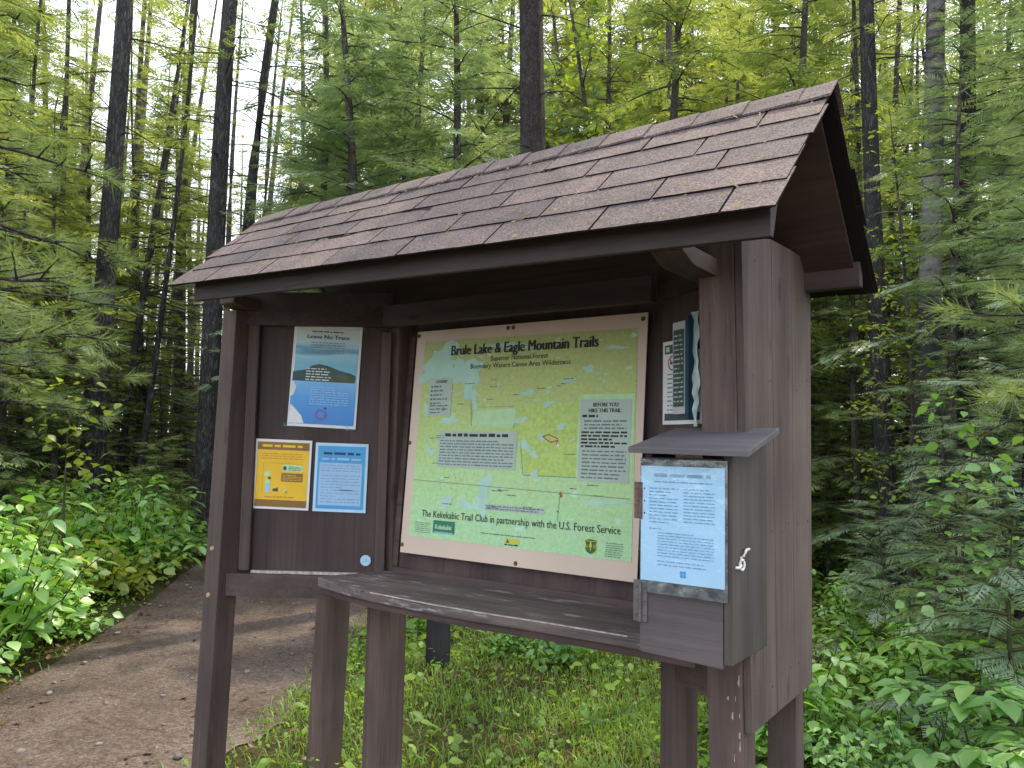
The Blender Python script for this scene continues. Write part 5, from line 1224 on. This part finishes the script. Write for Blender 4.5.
named(72, 7.8, MAPLE[1], (M["stem"], M["broad"]), "maple_sapling", "thin sapling with a few bright leaves left of the trail", "tree", 0.85)
# -- mid trees, by bearing and distance
def mids(lst, name, label, cat, pool, mats, group, s0=0.85, s1=1.15):
    for px, d in lst:
        x, y = polar(px, d); plant(name, label, cat, pool[rf.randrange(len(pool))], mats, (x, y), rz(), rf.uniform(s0, s1), group, (rf.gauss(0, .02), rf.gauss(0, .02)))
mids([(300, 12.5), (352, 11.0), (398, 13.5), (440, 10.5), (486, 12.5), (575, 14), (340, 17), (420, 17.5), (500, 18), (330, 13.5), (375, 14.5), (460, 15), (520, 15.5), (555, 12), (410, 12), (310, 18)], "fir_tree", "leafy mid-green fir in the row behind the kiosk roof", "tree", FIR_M, (M["bark_grey"], M["fir_blue"]), "firs behind the kiosk roof", 0.85, 1.35)
mids([(625, 12), (672, 9.8), (740, 11.5), (790, 10.0), (600, 15), (650, 17), (700, 14), (760, 15), (815, 13.5), (720, 18)], "fir_tree", "feathery fir over the right half of the kiosk roof", "tree", FIR_M, (M["bark_grey"], M["fir"]), "firs over the right half of the roof", 0.95, 1.45)
mids([(880, 12), (945, 12.5), (1000, 11), (1060, 9.5), (1120, 8.5), (1035, 14), (965, 13), (905, 15), (990, 17), (860, 16), (930, 19), (1080, 16)], "fir_tree", "blue-green fir in the stand right of the kiosk", "tree", FIR_M, (M["bark_grey"], M["fir_blue"]), "firs right of the kiosk", 0.8, 1.3)
mids([(-160, 9), (-60, 10.5), (15, 10.8), (50, 14), (-10, 15), (125, 16.5), (175, 18), (-120, 14), (60, 12), (-30, 13), (90, 16), (30, 19), (70, 22), (110, 20)], "fir_tree", "green fir in the stand at the left", "tree", FIR_M, (M["bark_grey"], M["fir"]), "firs at the left", 0.7, 1.3)
mids([(590, 11.5), (645, 15), (560, 17), (840, 13), (905, 16), (870, 19), (705, 17), (615, 20), (675, 14.5), (735, 16), (780, 20), (530, 19)], "leafy_tree", "thin broadleaf tree with sunlit yellow-green leaves above the roof", "tree", BROAD, (M["bark_grey"], M["broad"]), "sunlit broadleaf trees", 0.95, 1.6)
mids([(40, 17), (85, 20), (-40, 18), (120, 21)], "leafy_tree", "broadleaf tree with yellowing leaves among the left trunks", "tree", BROAD, (M["bark_grey"], M["broad"]), "broadleaf trees at the left", 0.9, 1.2)
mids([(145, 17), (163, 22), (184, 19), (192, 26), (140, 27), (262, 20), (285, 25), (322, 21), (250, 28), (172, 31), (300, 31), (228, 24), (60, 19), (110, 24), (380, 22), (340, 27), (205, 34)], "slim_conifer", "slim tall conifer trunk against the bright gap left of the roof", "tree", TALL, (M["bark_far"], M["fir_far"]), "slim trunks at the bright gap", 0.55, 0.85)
mids([(840, 14), (862, 12.5), (872, 16), (885, 13), (940, 15), (922, 18), (986, 15), (958, 20), (1008, 17), (820, 18), (1045, 13)], "slim_conifer", "slim bare-stemmed conifer in the stand right of the kiosk", "tree", POLE, (M["bark_grey"], M["fir"]), "slim stems right of the kiosk", 0.9, 1.4)
mids([(-80, 13), (25, 12.5), (45, 16), (118, 14), (136, 13.2), (-20, 17), (152, 15.5)], "slim_conifer", "slim bare-stemmed conifer behind the left shrubs", "tree", POLE, (M["bark_dark"], M["fir"]), "slim stems at the left", 0.9, 1.5)
mids([(428, 20), (545, 21), (610, 19), (660, 22), (760, 18), (810, 22)], "spruce_tree", "tall dark spruce far behind the kiosk roof", "tree", SPRUCE_M, (M["bark_dark"], M["fir"]), "spruces behind the roof", 0.85, 1.1)
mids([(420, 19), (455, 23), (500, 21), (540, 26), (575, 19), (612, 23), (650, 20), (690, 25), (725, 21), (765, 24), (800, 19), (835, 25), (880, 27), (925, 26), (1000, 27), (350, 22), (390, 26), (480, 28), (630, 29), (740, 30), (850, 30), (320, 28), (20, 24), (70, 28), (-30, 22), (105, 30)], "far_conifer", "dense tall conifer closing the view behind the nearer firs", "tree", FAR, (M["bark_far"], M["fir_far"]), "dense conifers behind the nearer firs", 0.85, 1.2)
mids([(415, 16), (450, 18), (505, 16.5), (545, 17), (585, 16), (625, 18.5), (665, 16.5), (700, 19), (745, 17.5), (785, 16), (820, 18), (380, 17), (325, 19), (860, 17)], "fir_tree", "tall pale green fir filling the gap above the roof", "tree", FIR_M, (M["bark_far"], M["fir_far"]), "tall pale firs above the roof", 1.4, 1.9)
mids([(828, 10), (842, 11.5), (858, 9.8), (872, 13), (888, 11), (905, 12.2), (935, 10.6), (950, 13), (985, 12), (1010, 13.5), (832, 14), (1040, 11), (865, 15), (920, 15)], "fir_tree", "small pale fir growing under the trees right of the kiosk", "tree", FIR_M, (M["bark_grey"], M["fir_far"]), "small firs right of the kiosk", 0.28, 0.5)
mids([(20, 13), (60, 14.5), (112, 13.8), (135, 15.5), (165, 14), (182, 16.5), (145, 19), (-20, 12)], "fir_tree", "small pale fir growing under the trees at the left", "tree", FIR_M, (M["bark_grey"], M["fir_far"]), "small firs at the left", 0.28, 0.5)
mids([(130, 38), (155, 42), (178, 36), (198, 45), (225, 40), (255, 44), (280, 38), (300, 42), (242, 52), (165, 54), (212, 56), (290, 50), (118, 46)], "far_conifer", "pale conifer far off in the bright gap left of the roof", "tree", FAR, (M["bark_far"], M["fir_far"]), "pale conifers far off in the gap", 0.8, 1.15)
# -- the depth of the forest
placed = []
n = 0
while n < 165:
    px = rf.uniform(-520, 1560); d = rf.uniform(17, 62) if rf.random() < 0.7 else rf.uniform(15, 40)
    if 115 < px < 300 and d < 34: continue
    if 780 < px < 1120 and d < 30 and rf.random() < 0.7: continue
    x, y = polar(px, d)
    if trail_mid_d(x, y) < 0.8 or any((x - a) ** 2 + (y - b) ** 2 < 1.6 for a, b in placed): continue
    placed.append((x, y)); n += 1
    gap = 125 < px < 290
    if gap and rf.random() < 0.55:
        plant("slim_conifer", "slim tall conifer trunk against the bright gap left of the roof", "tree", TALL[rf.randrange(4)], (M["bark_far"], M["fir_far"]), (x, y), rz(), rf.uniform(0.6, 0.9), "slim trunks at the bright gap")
    elif rf.random() < 0.18:
        plant("leafy_tree", "broadleaf tree deep in the forest", "tree", BROAD[rf.randrange(3)], (M["bark_grey"], M["broad"]), (x, y), rz(), rf.uniform(1.0, 1.6), "broadleaf trees deep in the forest")
    else:
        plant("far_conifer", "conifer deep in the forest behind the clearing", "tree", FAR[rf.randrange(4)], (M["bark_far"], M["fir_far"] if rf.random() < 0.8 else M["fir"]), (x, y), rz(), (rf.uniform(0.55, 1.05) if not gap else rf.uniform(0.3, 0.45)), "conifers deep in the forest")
# trees beside and behind the viewer's flanks, to close the clearing
for px, d in ((1420, 8), (1650, 9), (1330, 12), (-420, 9), (-700, 10), (-520, 14)):
    x, y = polar(px, d); plant("far_conifer", "conifer at the side of the clearing", "tree", FAR[rf.randrange(4)], (M["bark_grey"], M["fir"]), (x, y), rz(), rf.uniform(0.6, 0.8), "conifers at the sides of the clearing")

# -- undergrowth
SP = ("stem", "foliage")
def under(x, y, pool, mats, name, label, group, s0=0.8, s1=1.2):
    plant(name, label, "plant", pool[rf.randrange(len(pool))], mats, (x, y), rz(), rf.uniform(s0, s1), group, (rf.gauss(0, .06), rf.gauss(0, .06)), SP)
cnt = 0
for i in range(900):
    px, d = rf.uniform(-330, 222), rf.uniform(4.2, 15)
    x, y = polar(px, d); t = trail_mid_d(x, y)
    if t < 0.06 or x > -1.6: continue
    if t > 4.5: continue
    small = t < 0.32
    if small: under(x, y, SHR[3:], (M["stem"], M["shrub"]), "low_shrub", "low leafy plant along the left edge of the trail", "low plants along the trail's left edge", 0.8, 1.2)
    else: under(x, y, SHR, (M["stem"], M["shrub"] if rf.random() < 0.9 else M["broad"]), "leafy_shrub", "bright green leafy shrub left of the trail", "leafy shrubs left of the trail", 1.0, 1.65 if d > 6 else 1.3)
    cnt += 1
    if cnt >= 210: break
cnt = 0
for i in range(900):
    px, d = rf.uniform(700, 1260), 3.6 + 9 * rf.random() ** 1.3
    x, y = polar(px, d)
    if x < 0.7 and y < 1.2 or (x < 1.35 and y < 0.9): continue
    if rf.random() < 0.14 and d < 7: under(x, y, BIGL, (M["stem"], M["dark_shrub"]), "broad_leaved_plant", "plant with level whorls of pointed leaves at the lower right", "broad-leaved plants at the lower right", 0.75, 1.1)
    elif rf.random() < 0.5: under(x, y, LOW, (M["stem"], M["cover"]), "low_plant", "low small-leaved plant on the forest floor right of the kiosk", "low plants right of the kiosk", 0.7, 1.3)
    else: under(x, y, SHR, (M["stem"], M["dark_shrub"] if rf.random() < 0.7 else M["shrub"]), "leafy_shrub", "cool green leafy shrub right of the kiosk", "leafy shrubs right of the kiosk", 0.5, 0.95)
    cnt += 1
    if cnt >= 110: break
for px, d in ((1018, 3.4), (985, 3.9), (1050, 4.0)):
    x, y = polar(px, d); under(x, y, BIGL, (M["stem"], M["dark_shrub"]), "broad_leaved_plant", "plant with level whorls of pointed leaves at the lower right", "broad-leaved plants at the lower right", 1.0, 1.2)
cnt = 0
for i in range(600):
    x, y = rf.uniform(-5.5, 1.2), rf.uniform(2.3, 9)
    if trail_mid_d(x, y) < 0.15 or math.hypot(x + 1.89, y - 1.86) < 0.55: continue
    if rf.random() < 0.45: under(x, y, LOW, (M["stem"], M["cover"]), "low_plant", "low small-leaved plant in the grass behind the kiosk", "low plants behind the kiosk", 0.8, 1.4)
    else: under(x, y, SHR, (M["stem"], M["shrub"] if rf.random() < 0.5 else M["dark_shrub"]), "leafy_shrub", "leafy shrub on the far side of the grass behind the kiosk", "leafy shrubs behind the kiosk", 0.45, 0.85)
    cnt += 1
    if cnt >= 95: break

cnt = 0
for i in range(900):      # lit thickets further in between the trunks
    px, d = rf.choice([rf.uniform(-200, 215), rf.uniform(815, 1150), rf.uniform(815, 1150)]), rf.uniform(9.5, 21)
    x, y = polar(px, d)
    if trail_mid_d(x, y) < 0.3: continue
    under(x, y, SHR, (M["stem"], M["broad"] if rf.random() < 0.6 else M["shrub"]), "thicket_shrub", "yellow-green shrub deep between the tree trunks", "shrubs deep between the trunks", 0.8, 1.7)
    cnt += 1
    if cnt >= 120: break

# -- grass, ground cover, litter: one mass each
def scatter(n, xr, yr, keep):
    out = []
    while len(out) < n:
        x, y = rf.uniform(*xr), rf.uniform(*yr)
        if keep(x, y): out.append((x, y))
    return np.array(out)
rs = np.random.default_rng(5)
def patch(x, y, f=1.3): return 0.5 + 0.5 * math.sin(x * f * 2.1 + 1.3 * math.sin(y * f * 1.7)) * math.sin(y * f * 2.3 + 1.1 * math.sin(x * f))
def keep_grass(x, y):
    t = trail_mid_d(x, y)
    if y < -0.2 and x > -0.4: return rf.random() < 0.15
    if t < -0.12 or (x + 0.9 * y < -2.8 and rf.random() < 0.93): return False
    if t < 0.2 and rf.random() < 0.6: return False
    if math.hypot(x + 0.9, y - 1.6) > 4.3: return False
    return rf.random() < 0.12 + 0.95 * patch(x, y) ** 1.3 * (0.35 if y < 0.35 else 1)
P0 = scatter(70000, (-4.6, 2.2), (-0.9, 5.0), keep_grass)
n = len(P0); az = rs.uniform(0, 2 * PI, n); h = rs.uniform(0.02, 0.08, n) * (0.6 + 0.7 * rs.random(n)); ln = rs.uniform(0.3, 1.3, n); wd = rs.uniform(0.0018, 0.0042, n)
base = np.concatenate([P0, np.zeros((n, 1))], axis=1); dd = np.stack([np.cos(az), np.sin(az), np.zeros(n)], 1); sd = np.stack([-np.sin(az), np.cos(az), np.zeros(n)], 1)
mid = base + dd * (h * ln * 0.35)[:, None] + np.array([0, 0, 1.0]) * (h * 0.6)[:, None]; tip = base + dd * (h * ln)[:, None] + np.array([0, 0, 1.0]) * (h * (1 - 0.25 * ln))[:, None]
V = np.stack([base - sd * wd[:, None], base + sd * wd[:, None], mid + sd * wd[:, None] * 0.8, mid - sd * wd[:, None] * 0.8, tip + sd * wd[:, None] * 0.12, tip - sd * wd[:, None] * 0.12], axis=1).reshape(-1, 3)
b = np.arange(n) * 6; F = np.concatenate([np.stack([b, b + 1, b + 2, b + 3], 1), np.stack([b + 3, b + 2, b + 4, b + 5], 1)])
tag(link_mesh("grass", mesh_np("grass", V, F), None, M["grass"]), "thin sunlit grass on the ground behind and under the kiosk", "grass", kind="stuff")
def keep_cover(x, y):
    t = trail_mid_d(x, y)
    return t > 0.02 and not (y < 0.1 and x > -0.5) and rf.random() < 0.35 + 0.65 * patch(x + 3, y - 1, 0.9)
acc = Acc()
for n_, xr, yr, sz in ((9000, (-5.5, 5.0), (-0.6, 6.5), 0.032), (9000, (-5.5, 5.0), (-0.6, 6.5), 0.022), (14000, (-14, 7.5), (-1.5, 16), 0.062)):
    P0 = scatter(n_, xr, yr, keep_cover); z = rs.uniform(0.02, 0.14, len(P0)); q = np.concatenate([P0, z[:, None]], 1)
    k_ = len(q) // 2; leaf_cloud(acc, rs, q[:k_], sz, LEAF_W, 0.4); leaf_cloud(acc, rs, q[k_:], sz * 1.15, LEAF, 0.5)
tag(link_mesh("ground_cover", acc.mesh("ground_cover"), None, M["cover"]), "small green leaves covering the forest floor", "ground cover", kind="stuff")
acc = Acc()
def keep_litter(x, y):
    t = trail_mid_d(x, y); return t > -0.05 or rf.random() < (0.34 if t > -0.5 else 0.13)
P0 = scatter(12000, (-12, 6.5), (-1.2, 13), keep_litter); q = np.concatenate([P0, rs.uniform(0.012, 0.035, (len(P0), 1))], 1)
leaf_cloud(acc, rs, q, 0.05, LEAF, 0.3)
# fallen logs and stones
for px, d, l, r0, a in ((25, 14.5, 3.6, 0.10, 0.75), (70, 12.8, 2.2, 0.06, 0.3), (930, 9.8, 2.6, 0.07, 0.95), (850, 8.6, 1.6, 0.035, 0.2)):
    x, y = polar(px, d); t = np.linspace(-0.5, 0.5, 8); Cl = np.stack([x + np.cos(a) * l * t, y + np.sin(a) * l * t, r0 * 0.8 + 0.10 * l * (t + 0.5) * 0.3 + 0.02 * np.sin(t * 9)], 1)
    V_, F_ = tube_np(Cl, np.linspace(r0, r0 * 0.55, 8), 9)
    tag(link_mesh("fallen_log", mesh_np("fallen_log", V_, F_, True), None, M["bark_far"]), {25: "fallen log lying behind the left shrubs, farther from the trail", 70: "thin fallen log lying at the foot of the stout left trunk", 930: "fallen log on the forest floor below the birch", 850: "thin fallen stem on the ground right of the end wall"}[px], "log")
sg = Acc(); ico = bmesh.new(); bmesh.ops.create_icosphere(ico, subdivisions=1, radius=1.0); iv = np.array([v.co[:] for v in ico.verts]); fi = np.array([[v.index for v in q.verts] for q in ico.faces]); ico.free()
Ps = scatter(420, (-9, 2.5), (-1.6, 8), lambda x, y: trail_mid_d(x, y) < 0.1)
for x, y in Ps:
    r = 0.006 + 0.018 * rf.random() ** 3; q = iv * (1 + rs.uniform(-.25, .25, (len(iv), 1))) * r * np.array([1.2, 1.0, 0.6]); c, s_ = math.cos(x * 99), math.sin(x * 99); q = np.stack([q[:, 0] * c - q[:, 1] * s_, q[:, 0] * s_ + q[:, 1] * c, q[:, 2]], 1) + np.array([x, y, 0.021])
    sg.add(q, fi)
tag(link_mesh("gravel", sg.mesh("gravel"), None, plain("grey_brown_stone", (0.22, 0.18, 0.165), 0.9, 0.2, 0.4, 3)), "small stones lying on the trail", "gravel", kind="stuff")
# needles and twigs lying about
n = 5000; P0 = scatter(n, (-9, 5), (-1.5, 9), lambda x, y: trail_mid_d(x, y) > -0.5 or rf.random() < 0.35); az = rs.uniform(0, 6.28, n); l = rs.uniform(0.03, 0.14, n); wv = rs.uniform(0.0012, 0.004, n)
d = np.stack([np.cos(az), np.sin(az), rs.normal(0, .08, n)], 1) * l[:, None]; sd = np.stack([-np.sin(az), np.cos(az), np.zeros(n)], 1) * wv[:, None]; b0 = np.concatenate([P0, np.full((n, 1), 0.026)], 1)
V = np.stack([b0 - sd, b0 + sd, b0 + d + sd, b0 + d - sd], 1).reshape(-1, 3); b = np.arange(n) * 4; acc.add(V, np.stack([b, b + 1, b + 2, b + 3], 1))
tag(link_mesh("leaf_litter", acc.mesh("leaf_litter"), None, M["litter"]), "brown dead leaves, needles and twigs on the ground", "leaf litter", kind="stuff")
# ------------------------------------------------------------------ render settings
sc.view_settings.view_transform = 'Standard'; sc.view_settings.look = 'None'; sc.view_settings.exposure = 0
sc.render.engine = 'CYCLES'
sc.cycles.adaptive_threshold = 0.03; sc.cycles.max_bounces = 5; sc.cycles.diffuse_bounces = 3; sc.cycles.transmission_bounces = 4; sc.cycles.transparent_max_bounces = 6
sc.cycles.use_denoising = True
